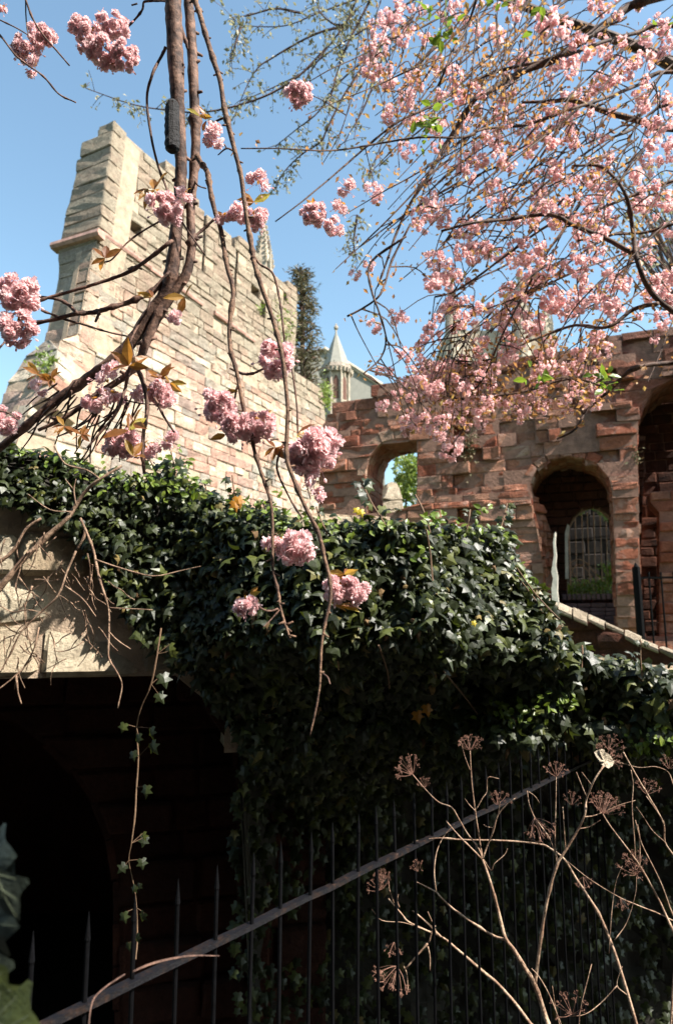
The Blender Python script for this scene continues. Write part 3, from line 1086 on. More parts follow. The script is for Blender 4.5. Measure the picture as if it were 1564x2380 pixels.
# ------------------------------------------------------------------ sloping parapet at the right
par = thing('sloping_parapet', 'low stone parapet with a sunlit coping sloping down beside the ivy', 'parapet', tuple(wp(1400, 1560, 5.6)))
top_px = [(1270, 1388, 5.4), (1296, 1398, 5.38), (1330, 1413, 5.34), (1365, 1428, 5.3), (1405, 1446, 5.25), (1450, 1466, 5.2), (1486, 1483, 5.15), (1530, 1501, 5.1), (1564, 1514, 5.05), (1700, 1566, 4.9)]
cop = MB()
body = MB()
tp = [wp(*q) for q in top_px]
for i in range(len(tp) - 1):
    a, b = tp[i], tp[i + 1]
    d = (b - a).normalized()
    side = d.cross(Vector((0, 0, 1))).normalized()
    if side.y > 0:
        side = -side
    hh = (0.05, 0.09, 0.10, 0.05, 0.02, 0.05, 0.04, 0.02, 0.04)[i]
    # chamfered coping block
    j = random.uniform(-.01, .01)
    aa, bb2 = a + d * .006, b - d * .006
    vs = []
    for p in (aa, bb2):
        vs += [p + Vector((0, 0, j)), p + side * hh * .75 - Vector((0, 0, hh * .62)), p + side * hh * .75 - Vector((0, 0, hh * .62 + .02)), p - Vector((0, 0, hh * .62 + .04)), p - side * .3 - Vector((0, 0, hh * .62 + .03)), p - side * .2 + Vector((0, 0, j))]
    cop.add(vs, [(k, k + 1, k + 7, k + 6) for k in range(5)] + [(5, 0, 6, 11), (5, 4, 3, 2, 1, 0), (6, 7, 8, 9, 10, 11)])
pp0, pp1 = tp[0].copy(), tp[9].copy()
PPl = Plane((pp0.x, pp0.y, 0), (pp1.x - pp0.x, pp1.y - pp0.y, 0))
plp = PPl.loop([(x, y + 12) for x, y, _ in top_px] + [(1700, 1760), (1270, 1760)])
masonry(body, body, PPl, [plp], (0.08, 0.16), (0.12, 0.35), 0.25, 0.008, 0.0, tilt=.03, rough=.014, ragged=.1, mo_=0.0)
core(body, PPl, [plp], .12, .34)
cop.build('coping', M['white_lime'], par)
body.build('stonework', M['shade_dark'], par)
# upright pale block where the parapet ends
mb = MB()
for i, (x0, y0, x1, y1) in enumerate(((1296, 1446, 1328, 1470), (1300, 1472, 1330, 1494))):
    a, b = wp(x0, y1, 5.6), wp(x1, y0, 5.6)
    vs = [(a.x, a.y, a.z), (b.x, a.y + .05, a.z), (b.x - .01, a.y + .05, b.z), (a.x + .02, a.y, b.z)]
    mb.add(vs + [(x, y + .3, z) for x, y, z in vs], [(0, 1, 2, 3), (0, 4, 5, 1), (1, 5, 6, 2), (2, 6, 7, 3), (3, 7, 4, 0)])
mb.build('end_block', M['white_lime'], par)
# garden railing at the far right
rg = thing('garden_railing', 'dark iron railing with a thick end post under the deep right arch', 'railing', tuple(wp(1480, 1500, 6.5)))
mb = MB()
a, b = wp(1477, 1318, 7.5), wp(1484, 1500, 7.5)
mb2 = MB()
tube(mb2, [Vector((a.x, a.y, 1.3)), Vector((a.x, a.y, a.z))], [.045, .045], 8, 2, .02)
tube(mb2, [Vector((a.x, a.y, a.z)), Vector((a.x, a.y, a.z + .05))], [.03, .005], 8, 2, .02)
mb2.build('post', M['iron'], rg)
for i in range(12):
    m2 = MB()
    x = a.x + .12 * (i + 1)
    y = a.y - .03 * (i + 1)
    tube(m2, [(x, y, 1.3), (x, y, a.z - .06)], [.010, .010], 6, 2, .02)
    m2.build('bar', M['iron'], rg)
m2 = MB()
tube(m2, [(a.x, a.y, a.z - .12), (a.x + 1.5, a.y - .375, a.z - .12)], [.016, .016], 4, 2, .02)
m2.build('rail', M['iron'], rg)

# ------------------------------------------------------------------ lower wall with the dark arch
AW = math.radians(16)
PW = Plane((0, 3.62, 0), (math.cos(AW), math.sin(AW), 0))


def wall_y(x):
    return 3.62 + x * math.tan(AW)


wall = thing('arched_terrace_wall', 'stone terrace wall mostly under ivy with a black arched opening', 'wall', (-.8, 3.6, -1.1))
wo_px = [(-110, 1088), (100, 1100), (250, 1125), (420, 1150), (560, 1200), (1180, 1260), (1250, 1420), (1330, 1520), (1750, 1590), (1750, 1690), (760, 1690), (660, 1720), (545, 1720), (538, 1715), (505, 1655), (440, 1588), (345, 1540), (200, 1520), (60, 1519), (-110, 1524)]
LWo = PW.loop(wo_px)
s1, m1 = MB(), MB()
masonry(s1, m1, PW, [LWo], (0.12, 0.26), (0.18, 0.5), 0.3, 0.014, 0.0, gap=0.005, bev=0.016, tilt=0.10, rough=0.026, ragged=.15, mo_=0.004)
cA2 = PW.uv(200, 2100)
apath = LWo[12:]
PWp = Plane(PW.pt(0, 0, .72), PW.u)
pier = PWp.loop([(551, 2800), (550, 1900), (541, 1745), (545, 1722), (658, 1722), (632, 1850), (628, 2800)])
sp2 = MB()
masonry(sp2, sp2, PWp, [pier], (0.16, 0.3), (0.22, 0.55), 0.3, 0.012, 0.0, rough=0.012)
core(sp2, PWp, [pier], .2, .9)
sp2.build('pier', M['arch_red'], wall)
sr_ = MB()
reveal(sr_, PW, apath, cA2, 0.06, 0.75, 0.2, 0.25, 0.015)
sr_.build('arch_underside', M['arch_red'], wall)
s1.build('stonework', M['lower'], wall)
m1.build('mortar', M['tower_mortar'], wall)
m3 = MB()
core(m3, PW, [LWo], 0.25, 0.4)
m3.build('wall_core', M['arch_red'], wall)
PI_ = Plane(PW.pt(0, 0, 0.75), PW.u)
in_px = [(-260, 1400), (760, 1400), (760, 2900), (276, 2900), (273, 2050), (258, 1950), (215, 1850), (140, 1755), (60, 1690), (-30, 1640), (-260, 1600)]
LI = PI_.loop(in_px)
s2, m2 = MB(), MB()
masonry(s2, m2, PI_, [LI], (0.14, 0.26), (0.2, 0.5), 0.3, 0.012, 0.0, tilt=0.08, rough=0.012)
reveal(s2, PI_, LI[3:], PI_.uv(0, 2200), 0.01, 0.5, 0.22, 0.3, 0.02)
m4 = MB()
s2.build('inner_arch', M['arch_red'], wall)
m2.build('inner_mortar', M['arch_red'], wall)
# vaulted passage behind
pts = [PI_.pt(u, v, 0) for u, v in LI[3:]]
pts = [p for p in pts]
tv = MB()
prev = None
for j in range(7):
    dY = 0.3 + j * 0.45
    shrink = 0.0 if j % 2 == 0 else 0.05
    ring = [Vector((p.x, p.y + dY, p.z + shrink - 0.02 * j)) for p in pts]
    if prev:
        n = len(ring)
        tv.add(prev + ring, [(i, i + 1, i + 1 + n, i + n) for i in range(n - 1)])
    prev = ring
lo = [Vector((p.x, p.y, -1.1)) for p in prev]
far = prev
tv.add([(-6, far[0].y, -1.2), (1, far[0].y, -1.2), (1, far[0].y, 1.45), (-6, far[0].y, 1.45)], [(0, 1, 2, 3)])
tv.add([(-6, 3.4, -1.2), (-6, far[0].y, -1.2), (-6, far[0].y, 1.45), (-6, 3.4, 1.45)], [(0, 1, 2, 3)])
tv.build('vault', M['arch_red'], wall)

# ------------------------------------------------------------------ ivy on the wall
IVY = (np.array([(0, 0, 0), (.20, -.13, -.03), (.46, .02, -.10), (.30, .24, -.02), (.58, .50, -.14), (.24, .56, -.02), (0, 1.0, -.16), (0, .3, .05), (0, .6, .04),
                 (-.20, -.13, -.03), (-.46, .02, -.10), (-.30, .24, -.02), (-.58, .50, -.14), (-.24, .56, -.02)]),
       [(0, 1, 7), (1, 2, 3, 7), (3, 4, 5), (3, 5, 8, 7), (5, 6, 8), (0, 7, 9), (9, 7, 11, 10), (11, 13, 12), (11, 7, 8, 13), (13, 8, 6)])


IVY3 = (np.array([(0, 0, 0), (.26, -.08, -.04), (.44, .14, -.10), (.34, .40, -.05), (.14, .72, -.04), (0, 1.0, -.18), (0, .3, .05), (0, .62, .03),
                  (-.26, -.08, -.04), (-.50, .20, -.14), (-.30, .40, -.03), (-.14, .72, -.04)]),
        [(0, 1, 6), (1, 2, 3, 6), (3, 4, 7, 6), (4, 5, 7), (0, 6, 8), (8, 6, 10, 9), (10, 6, 7, 11), (11, 7, 5)])


def inpoly(x, y, P):
    c = False
    j = len(P) - 1
    for i in range(len(P)):
        if (P[i][1] > y) != (P[j][1] > y) and x < (P[j][0] - P[i][0]) * (y - P[i][1]) / (P[j][1] - P[i][1]) + P[i][0]:
            c = not c
        j = i
    return c


def ivy_t(x, z):
    """how far the ivy stands out of the wall at world x, height z"""
    t = 0.10
    t -= 0.85 * (1 - ss(0.45, 1.15, z)) * ss(-0.62, -0.34, x)
    t += (0.42 + .16 * ss(-.9, -.3, x)) * (1 - .75 * ss(.35, 1.0, x)) * ss(1.15, 1.6, z) * (1 - 0.35 * ss(2.0, 2.4, z))
    t += (0.55 + .25 * ss(1.0, 1.8, x)) * ss(0.2, 1.1, x) * ss(0.72, 1.10, z) * (1 - ss(1.45, 2.0, z) * .6)
    t += 0.14 * nz((x, z, 0), 2.2) + 0.09 * nz((x, z, 5), 5.0)
    if t > 0:
        t *= 0.16 + 0.84 * ss(-1.0, 0.1, x)
    return t if x > -0.62 and z < 1.2 else max(0.04, t)


def ivy_pt(px, py, extra=0.0):
    Y = 3.2
    for _ in range(3):
        p = wp(px, py, Y)
        Y = wall_y(p.x) - ivy_t(p.x, p.z) - extra
    return wp(px, py, Y)


crest = [(-60, 1030), (20, 1040), (100, 1048), (180, 1070), (250, 1098), (330, 1105), (400, 1092), (460, 1130), (540, 1166), (620, 1190), (700, 1208), (780, 1215), (860, 1212), (920, 1205), (1000, 1212), (1080, 1222), (1150, 1222), (1188, 1240), (1205, 1300), (1240, 1350), (1278, 1400), (1300, 1450), (1325, 1500), (1390, 1530), (1470, 1535), (1564, 1560), (1680, 1585)]
bottom = [(1680, 1800), (1564, 1790), (1450, 1765), (1300, 1765), (1150, 1760), (1040, 1750), (960, 1850), (880, 1930), (760, 1950), (660, 1830), (570, 1740), (500, 1640), (440, 1560), (350, 1490), (290, 1420), (235, 1330), (180, 1240), (110, 1210), (40, 1170), (-60, 1150)]
ivy_poly = crest + bottom
ivy = thing('ivy', 'dense dark green ivy draped over the terrace wall and its crest', 'ivy', (0.2, 3.5, -1.1))
lv = MB()
by = MB()
P_, N_, T_, S_ = [], [], [], []
cnt = 0
while cnt < 12500:
    x, y = random.uniform(-60, 1680), random.uniform(1030, 1950)
    if not inpoly(x, y, ivy_poly):
        continue
    if y > 1560 and random.random() < 0.45:
        continue
    p = ivy_pt(x, y, random.uniform(-.10, .03))
    P_.append(p)
    e = 0.01
    gx = (ivy_t(p.x + .03, p.z) - ivy_t(p.x - .03, p.z)) / .06
    gz = (ivy_t(p.x, p.z + .03) - ivy_t(p.x, p.z - .03)) / .06
    nn = Vector((-gx * .6, -1, -gz * .6 + 0.55)).normalized()
    N_.append(tuple(nn + Vector((random.gauss(0, .58), random.gauss(0, .35), random.gauss(0, .58)))))
    T_.append((random.gauss(0, .8), -.25, -1 + random.gauss(0, .6)))
    S_.append(.9 * random.choice((0.025, 0.032, 0.04, 0.05, 0.055, 0.062, 0.07, 0.08, 0.092)) * (1.0 if x < 1350 else 1.1) * (.8 if y < 1250 else 1))
    cnt += 1
# the rounded top running back from the crest
for i in range(1500):
    x = random.uniform(-60, 1680)
    for k in range(len(crest) - 1):
        if crest[k][0] <= x <= crest[k + 1][0]:
            t = (x - crest[k][0]) / max(1, crest[k + 1][0] - crest[k][0])
            cy_ = crest[k][1] + (crest[k + 1][1] - crest[k][1]) * t
    q = ivy_pt(x, cy_ + random.uniform(-2, 14))
    back = random.random() ** 1.3 * 0.9
    q = q + Vector((0, back, -0.12 * back + (0.10 * math.sin(min(1, back / .3) * PI / 2)) * 0 + random.uniform(-.05, .05)))
    P_.append(q)
    N_.append((random.gauss(0, .5), -.5 + random.gauss(0, .5), 1.0))
    T_.append((random.gauss(0, 1), -.6, random.gauss(-.3, .5)))
    S_.append(random.uniform(.035, .07))
P_, N_, T_, S_ = [np.array([tuple(q) for q in P_])], [np.array(N_)], [np.array(T_)], [np.array(S_)]
P_, N_, T_, S_ = P_[0], N_[0], T_[0], S_[0]
sel = RNG.integers(0, 4, len(P_))
for k, (tmpl, stretch) in enumerate(((IVY, (1, 1, 1)), (IVY, (.85, 1.15, 1.6)), (IVY3, (1, 1, 1)), (IVY3, (1.15, .9, 1.7)))):
    m_ = sel == k
    scatter(lv, tmpl[0] * np.array(stretch), tmpl[1], P_[m_], N_[m_], T_[m_], S_[m_])
lv.build('leaves', M['ivy'], ivy)
# added opaque sheet behind the ivy leaves, blocking sun and darkening the gaps
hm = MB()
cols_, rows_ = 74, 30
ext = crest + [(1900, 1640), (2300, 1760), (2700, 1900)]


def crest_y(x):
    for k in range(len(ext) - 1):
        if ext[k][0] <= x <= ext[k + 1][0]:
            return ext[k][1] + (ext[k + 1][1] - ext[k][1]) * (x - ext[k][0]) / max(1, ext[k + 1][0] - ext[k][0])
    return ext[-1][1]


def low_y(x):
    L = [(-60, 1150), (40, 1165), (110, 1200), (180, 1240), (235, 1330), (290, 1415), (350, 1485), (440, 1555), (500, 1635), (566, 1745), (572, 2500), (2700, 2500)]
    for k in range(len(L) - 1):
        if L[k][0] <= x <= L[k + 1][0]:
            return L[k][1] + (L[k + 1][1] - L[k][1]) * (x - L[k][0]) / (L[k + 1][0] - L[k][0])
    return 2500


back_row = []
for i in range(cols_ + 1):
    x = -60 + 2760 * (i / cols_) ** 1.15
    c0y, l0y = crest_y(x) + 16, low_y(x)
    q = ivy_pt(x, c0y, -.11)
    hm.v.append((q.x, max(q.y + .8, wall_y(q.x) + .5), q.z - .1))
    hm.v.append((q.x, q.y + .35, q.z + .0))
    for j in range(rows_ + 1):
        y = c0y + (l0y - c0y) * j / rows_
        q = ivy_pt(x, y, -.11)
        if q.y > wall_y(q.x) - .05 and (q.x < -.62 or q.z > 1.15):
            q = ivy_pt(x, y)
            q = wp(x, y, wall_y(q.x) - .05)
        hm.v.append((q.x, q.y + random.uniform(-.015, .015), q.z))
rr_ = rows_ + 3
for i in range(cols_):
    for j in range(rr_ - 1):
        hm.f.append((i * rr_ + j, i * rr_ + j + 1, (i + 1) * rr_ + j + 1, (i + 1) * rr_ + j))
hm.build('shade_backing', M['soil'], ivy)
# sparse leaves hanging down into the shade
lv = MB()
P_, N_, T_, S_ = [], [], [], []
for i in range(3200):
    x, y = random.uniform(545, 1640), random.uniform(1680, 2420)
    if random.random() < ss(1750, 2450, y) * .55:
        continue
    p = ivy_pt(x, y, random.uniform(-.05, .05))
    P_.append(p)
    N_.append((random.gauss(0, .3), -1, .35 + random.gauss(0, .3)))
    T_.append((random.gauss(0, .5), -.2, -1))
    S_.append(random.uniform(.04, .075))
scatter(lv, IVY[0], IVY[1], P_, N_, T_, S_)
lv.build('lower_leaves', M['ivy'], ivy)
# bright young shoots and odd yellow and orange leaves
lv = MB()
P_, N_, T_, S_ = [], [], [], []
for (cx_, cy_, n, sp_) in ((1185, 1655, 46, 26), (1300, 1640, 26, 26), (1530, 1730, 60, 34), (1480, 1745, 20, 20), (440, 1130, 34, 28), (1130, 1180, 10, 12), (430, 1070, 16, 22), (350, 1108, 14, 16), (1010, 1205, 14, 16), (620, 1170, 14, 25), (960, 1280, 8, 22), (250, 1110, 12, 30)):
    for i in range(n):
        P_.append(ivy_pt(cx_ + random.gauss(0, sp_), cy_ + random.gauss(0, sp_ * .6), .06))
        N_.append((random.gauss(0, .5), -1, .5 + random.gauss(0, .5)))
        T_.append((random.gauss(0, 1), -.3, random.gauss(0, 1)))
        S_.append(random.uniform(.025, .045))
for i in range(230):
    x = random.uniform(0, 1250)
    P_.append(ivy_pt(x, crest_y(x) + abs(random.gauss(0, 26)) - 6, random.uniform(.0, .07)))
    N_.append((random.gauss(0, .5), -1, .6 + random.gauss(0, .5)))
    T_.append((random.gauss(0, 1), -.3, random.gauss(0, 1)))
    S_.append(random.uniform(.022, .042))
scatter(lv, LEAF4[0], LEAF4[1], P_, N_, T_, S_)
lv.build('young_leaves', M['ivy_bright'], ivy)
for (x, y, s) in ((838, 1185, .036), (828, 1181, .034), (1100, 1444, .026)):
    lv = MB()
    scatter(lv, IVY[0], IVY[1], [ivy_pt(x, y, .12)], [(0.1, -1, .2)], [(.2, 0, -1)], [s])
    lv.build('yellow_leaf', M['yellow_leaf'], ivy)
for (x, y, s) in ((990, 1640, .055), (968, 1655, .06), (553, 1155, .06), (545, 1165, .055)):
    lv = MB()
    scatter(lv, IVY[0], IVY[1], [ivy_pt(x, y, .13)], [(0.1, -1, .2)], [(.2, 0, -1)], [s])
    lv.build('orange_leaf', M['orange_leaf'], ivy)
lv = MB()
P_, N_, T_, S_ = [], [], [], []
for i in range(90):
    x, y = random.uniform(200, 1640), random.uniform(1150, 1750)
    if inpoly(x, y, ivy_poly):
        P_.append(ivy_pt(x, y, .03))
        N_.append((random.gauss(0, .6), -1, .3 + random.gauss(0, .5)))
        T_.append((random.gauss(0, .7), -.3, -1))
        S_.append(random.uniform(.03, .06))
scatter(lv, IVY3[0] * np.array([.8, 1, 2.5]), IVY3[1], P_, N_, T_, S_)
lv.build('dead_leaves', mat_leaf('dead_ivy_leaf', [(0.0, (0.10, 0.05, 0.02)), (0.6, (0.16, 0.09, 0.035)), (1.0, (0.20, 0.15, 0.04))], rough=.8, trans=.1), ivy)
lv = MB()                                      # the bank carries on past the right edge of the view
P_, N_, T_, S_ = [], [], [], []
for i in range(3200):
    x = random.uniform(1640, 2650)
    y = random.uniform(crest_y(x), 2300)
    P_.append(ivy_pt(x, y, random.uniform(-.05, .04)))
    N_.append((random.gauss(0, .5), -1, .5 + random.gauss(0, .4)))
    T_.append((random.gauss(0, .6), -.25, -1))
    S_.append(random.uniform(.04, .085))
scatter(lv, IVY[0], IVY[1], P_, N_, T_, S_)
lv.build('side_leaves', M['ivy'], ivy)
# upright shoots on the crest
sh, shl = MB(), MB()
for (pts_, nl, sz) in (([(905, 1235), (880, 1195), (862, 1165), (845, 1130), (838, 1118)], 9, .055), ([(548, 1190), (545, 1150), (540, 1105)], 8, .035), ([(410, 1110), (405, 1080), (398, 1050)], 7, .06),
                     ([(1160, 1235), (1170, 1205), (1178, 1170)], 10, .04), ([(1085, 1230), (1090, 1200), (1092, 1185)], 5, .03), ([(370, 1110), (345, 1060), (340, 1040)], 5, .05),
                     ([(1000, 1240), (985, 1190), (965, 1150)], 3, .03), ([(480, 1140), (474, 1115)], 5, .035), ([(620, 1200), (612, 1170)], 6, .045), ([(1350, 1560), (1353, 1520), (1352, 1500)], 5, .03),
                     ([(1490, 1560), (1487, 1520), (1488, 1490)], 5, .03), ([(760, 1240), (742, 1200), (735, 1178)], 5, .03), ([(1170, 1300), (1240, 1390), (1260, 1425)], 4, .04)):
    P = [ivy_pt(x, y, .02) for x, y in pts_]
    base = P[0]
    P = [Vector((q.x, q.y, q.z)) for q in P]
    for q in P[1:]:
        pass
    sh = MB()
    tube(sh, P, [.004] * len(P), 5, 4, .1)
    sh.build('stem', M['stem'], ivy)
    for i in range(nl):
        t = random.uniform(.25, 1)
        k = min(len(P) - 2, int(t * (len(P) - 1)))
        q = P[k].lerp(P[k + 1], t * (len(P) - 1) - k)
        s = random.choice((-1, 1))
        scatter(shl, IVY[0], IVY[1], [q + Vector((s * .012, -.01, 0))], [(random.gauss(0, .5), -1, .4 + random.gauss(0, .4))], [(s * 1.0, -.2, random.uniform(-.6, .4))], [sz * random.uniform(.7, 1.2)])
# stems on the ivy face
for (pts_) in ([(1200, 1320), (1235, 1370), (1275, 1415), (1300, 1440)], [(990, 1230), (1000, 1290), (1005, 1350)], [(1030, 1560), (1080, 1620), (1110, 1660)], [(1330, 1780), (1400, 1772), (1450, 1768)], [(880, 1500), (900, 1560), (905, 1600)]):
    sh = MB()
    tube(sh, [ivy_pt(x, y, .10) for x, y in pts_], [.004] * len(pts_), 5, 4, .1)
    sh.build('stem', M['stem'], ivy)
shl.build('shoot_leaves', M['ivy'], ivy)

# hanging ivy stem in front of the black arch
vine = thing('trailing_ivy', 'single thin ivy stem dangling in front of the black arch', 'ivy', tuple(wp(370, 1500, 3.0)))
mb, ml = MB(), MB()
vpts = [(375, 1460), (366, 1520), (352, 1590), (330, 1640), (318, 1690), (322, 1760), (318, 1830), (314, 1900), (306, 1960), (300, 2000), (312, 2060), (318, 2110), (320, 2180), (316, 2230)]
P = [wp(x, y, 2.95 - .04 * math.sin(i)) for i, (x, y) in enumerate(vpts)]
tube(mb, P, [.0032] * 8 + [.0024] * 6, 5, 4, .15)
for (x, y, s) in ((379, 1575, .075), (395, 1505, .06), (368, 1620, .06), (400, 1520, .05), (290, 1690, .05), (352, 1700, .06), (322, 1715, .055), (352, 1735, .07), (310, 1755, .05), (342, 1835, .06), (338, 1953, .05), (332, 1945, .045), (330, 2005, .05), (292, 2018, .05), (316, 2068, .04),
                  (325, 2062, .035), (288, 1960 + 170, .05), (335, 2130, .05), (318, 2180, .045), (300, 2200, .04)):
    scatter(ml, IVY[0], IVY[1], [wp(x, y - 8, 2.93)], [(random.gauss(-.35, .3) if y not in (1575, 1953, 2005, 2018) else .4, -1, random.gauss(0.1, .25))], [(random.gauss(0, .5), -.2, -1)], [s * .85])
    q_ = min(P, key=lambda p: (p - wp(x, y, 2.93)).length)
    tube(mb, [q_, wp(x, y - 8, 2.93)], [.0015, .001], 4, 2)
ml.build('leaves', M['ivy'], vine)
mb.build('stem', M['stem'], vine)

# big near ivy sprig at lower left
spr = thing('near_ivy_sprig', 'large veined ivy leaves close up at the lower left edge', 'ivy', tuple(wp(-60, 2250, .75)))
def big_leaf(px, py, Y, size, nrm, tip, mat, name='leaf'):
    """one large lobed ivy leaf with raised pale veins"""
    out = [(0, 0), (.12, -.10), (.30, -.16), (.46, -.10), (.52, .03), (.44, .14), (.40, .24), (.50, .34), (.62, .46), (.60, .56), (.42, .60), (.28, .66), (.20, .80), (.08, .96), (0, 1.06)]
    full = out + [(-x, y) for x, y in out[-2:0:-1]]
    cen = (0, .28)
    vs, rings = [], 6
    vs.append((0, .28, .02))
    for r in range(1, rings + 1):
        f = r / rings
        for (x, y) in full:
            X, Y_ = cen[0] + (x - cen[0]) * f, cen[1] + (y - cen[1]) * f
            Z = .05 * math.sin(4 * X + 2 * Y_) - .22 * X * X - .12 * (Y_ - .3) ** 2 + .03 * math.sin(9 * X) * f
            vs.append((X, Y_, Z))
    n = len(full)
    fs = [(0, 1 + k, 1 + (k + 1) % n) for k in range(n)]
    for r in range(rings - 1):
        for k in range(n):
            a = 1 + r * n
            fs.append((a + k, a + n + k, a + n + (k + 1) % n, a + (k + 1) % n))
    m = MB()
    scatter(m, np.array(vs), fs, [wp(px, py, Y)], [nrm], [tip], [size])
    o = m.build(name, mat, spr, smooth=True)
    v = MB()
    N = Vector(nrm).normalized()
    T = Vector(tip)
    T = (T - N * T.dot(N)).normalized()
    S = T.cross(N)
    for tgt in ((0, 1.0), (.55, .48), (-.55, .48), (.42, 0), (-.42, 0), (.25, .72), (-.25, .72)):
        P = []
        st_ = (0, .02) if abs(tgt[0]) != .25 else (0, .35)
        for t in (0, .33, .66, .95):
            X, Y_ = st_[0] + (tgt[0] - st_[0]) * t, st_[1] + (tgt[1] - st_[1]) * t
            Z = .05 * math.sin(4 * X + 2 * Y_) - .22 * X * X - .12 * (Y_ - .3) ** 2 + .004
            P.append(wp(px, py, Y) + (S * X + T * Y_ + N * Z) * size)
        tube(v, P, [size * .011, size * .009, size * .006, size * .003], 4, 2)
    v.build('vein', M['vein'], o)


M['near_leaf'] = mat_plain('near_ivy_leaf', (0.028, 0.036, 0.026), 0.5, 0.35, 40, 0.3)
M['near_leaf_green'] = mat_plain('near_green_leaf', (0.035, 0.045, 0.010), 0.5, 0.3, 40, 0.3)
M['vein'] = mat_plain('leaf_vein', (0.12, 0.14, 0.09), 0.5, 0.2, 40, 0)
big_leaf(-34, 2000, .72, .050, (-.55, -.8, .05), (1, -.4, .25), M['near_leaf'])
big_leaf(-8, 2030, .70, .046, (-.4, -.9, -.15), (.55, -.2, -.9), M['near_leaf'])
big_leaf(-38, 2135, .72, .054, (-.5, -.8, -.1), (1, -.5, .10), M['near_leaf'])
big_leaf(-52, 2200, .74, .060, (-.45, -.85, -.05), (.5, -.2, -1), M['near_leaf'])
big_leaf(-40, 2300, .72, .056, (-.2, -1, .0), (.7, -.2, -.8), M['near_leaf_green'])
big_leaf(-20, 2375, .70, .060, (-.3, -.9, .1), (1, -.3, -.05), M['near_leaf_green'])
mb = MB()
tube(mb, [wp(-60, 1900, .76), wp(-40, 2050, .77), wp(-50, 2200, .76), wp(-40, 2450, .76)], [.003] * 4, 6)
mb.build('stem', M['stem'], spr)

# ------------------------------------------------------------------ blossom templates
def petal_tmpl(fine):
    if fine:
        v = np.array([(-.16, 0, 0), (.16, 0, 0), (-.42, .5, .10), (0, .5, -.02), (.42, .5, .10), (-.36, .95, .30), (-.12, 1.04, .16), (0, .93, .14), (.14, 1.06, .18), (.36, .94, .30)])
        f = [(0, 3, 2), (0, 1, 3), (1, 4, 3), (2, 3, 6, 5), (3, 7, 6), (3, 8, 7), (3, 4, 9, 8)]
    else:
        v = np.array([(0, 0, 0), (-.45, .6, .1), (0, .55, -.03), (.45, .6, .1), (-.2, 1, .22), (.2, 1, .22)])
        f = [(0, 2, 1), (0, 3, 2), (1, 2, 4), (2, 3, 5), (2, 5, 4)]
    return v, f


def flower(mb, cen, axis, R, n, fine=True, rng=RNG):
    axis = np.asarray(axis, float)
    axis /= np.linalg.norm(axis)
    h = np.cross(axis, (0.3, .5, .8))
    h /= np.linalg.norm(h)
    k = np.cross(axis, h)
    i = np.arange(n)
    ph = i * 2.39996 + rng.uniform(0, 6)
    th = np.radians(12 + 98 * ((i + .5) / n) ** 0.7) + rng.normal(0, .10, n)
    out = (np.cos(ph)[:, None] * h + np.sin(ph)[:, None] * k)
    tip = np.cos(th)[:, None] * axis + np.sin(th)[:, None] * out
    nrm = np.sin(th)[:, None] * axis - np.cos(th)[:, None] * out
    nrm = nrm + rng.normal(0, .22, (n, 3))
    tip = tip + rng.normal(0, .12, (n, 3))
    tv, tf = petal_tmpl(fine)
    if fine:
        lay = rng.uniform(.12, .5, n)
        scatter(mb, tv, tf, np.asarray(cen) + tip * R * lay[:, None], nrm, tip, R * rng.uniform(.5, .62, n) * (1.25 - lay * .6))
    else:
        scatter(mb, tv, tf, np.asarray(cen) + tip * R * .12, nrm, tip, R * rng.uniform(.8, 1.08, n))


def cluster_mesh(name, nfl, R, fine, npet, rng, elong=1.0):
    """a pompom of double flowers, unit radius, hanging around the origin"""
    mb = MB()
    pts = []
    tries = 0
    while len(pts) < nfl and tries < 4000:
        tries += 1
        d = rdir(1, rng)[0]
        if d[2] > 0.6:
            continue
        p = d * (1 - R * .75) * np.array([1, 1, elong]) * rng.uniform(.8, 1.28)
        if all(np.linalg.norm(p - q) > R * (1.15 - tries / 6000) for q in pts):
            pts.append(p)
    for p in pts:
        flower(mb, p, p + rng.normal(0, .22, 3), R * rng.uniform(.78, 1.12), npet, fine, rng)
    if fine:                                   # a few unopened buds on thin stalks
        for k in range(5):
            d = rdir(1, rng)[0] * np.array([1, 1, .5]) + np.array([0, 0, -.35])
            d /= np.linalg.norm(d)
            e = d * rng.uniform(1.05, 1.3)
            tube(mb, [Vector(d * .3), Vector(e)], [.016, .014], 4, 2)
            tube(mb, [Vector(e), Vector(e + d * .07), Vector(e + d * .15), Vector(e + d * .2)], [.03, .065, .055, .01], 6, 2)
    me = bpy.data.meshes.new(name)
    me.from_pydata(mb.v, [], mb.f)
    me.materials.append(M['petal'] if fine else M['petal_pale'])
    me.update()
    return me


RC = np.random.default_rng(5)
BIG = [cluster_mesh('blossom_cluster', n, r, True, 74, RC, e) for n, r, e in ((15, .42, 1), (17, .40, .95), (13, .45, .9), (18, .39, 1.05), (12, .47, .85))]
SMALLF = [cluster_mesh('blossom_cluster', n, r, True, 50, RC) for n, r in ((3, .72), (4, .66), (2, .85))]
LITE = [cluster_mesh('blossom_cluster', n, r, False, 17, RC, e) for n, r, e in ((7, .47, 1.1), (6, .5, .9), (8, .44, 1.2), (5, .52, 1.3))]

LONG = (np.array([(0, 0, 0), (.10, .15, .02), (.20, .45, .05), (.13, .75, .02), (0, 1.0, -.10), (-.13, .75, .02), (-.20, .45, .05), (-.10, .15, .02), (0, .2, -.02), (0, .5, -.02), (0, .78, -.05)]),
        [(0, 1, 8), (1, 2, 9, 8), (2, 3, 10, 9), (3, 4, 10), (0, 8, 7), (7, 8, 9, 6), (6, 9, 10, 5), (5, 10, 4)])


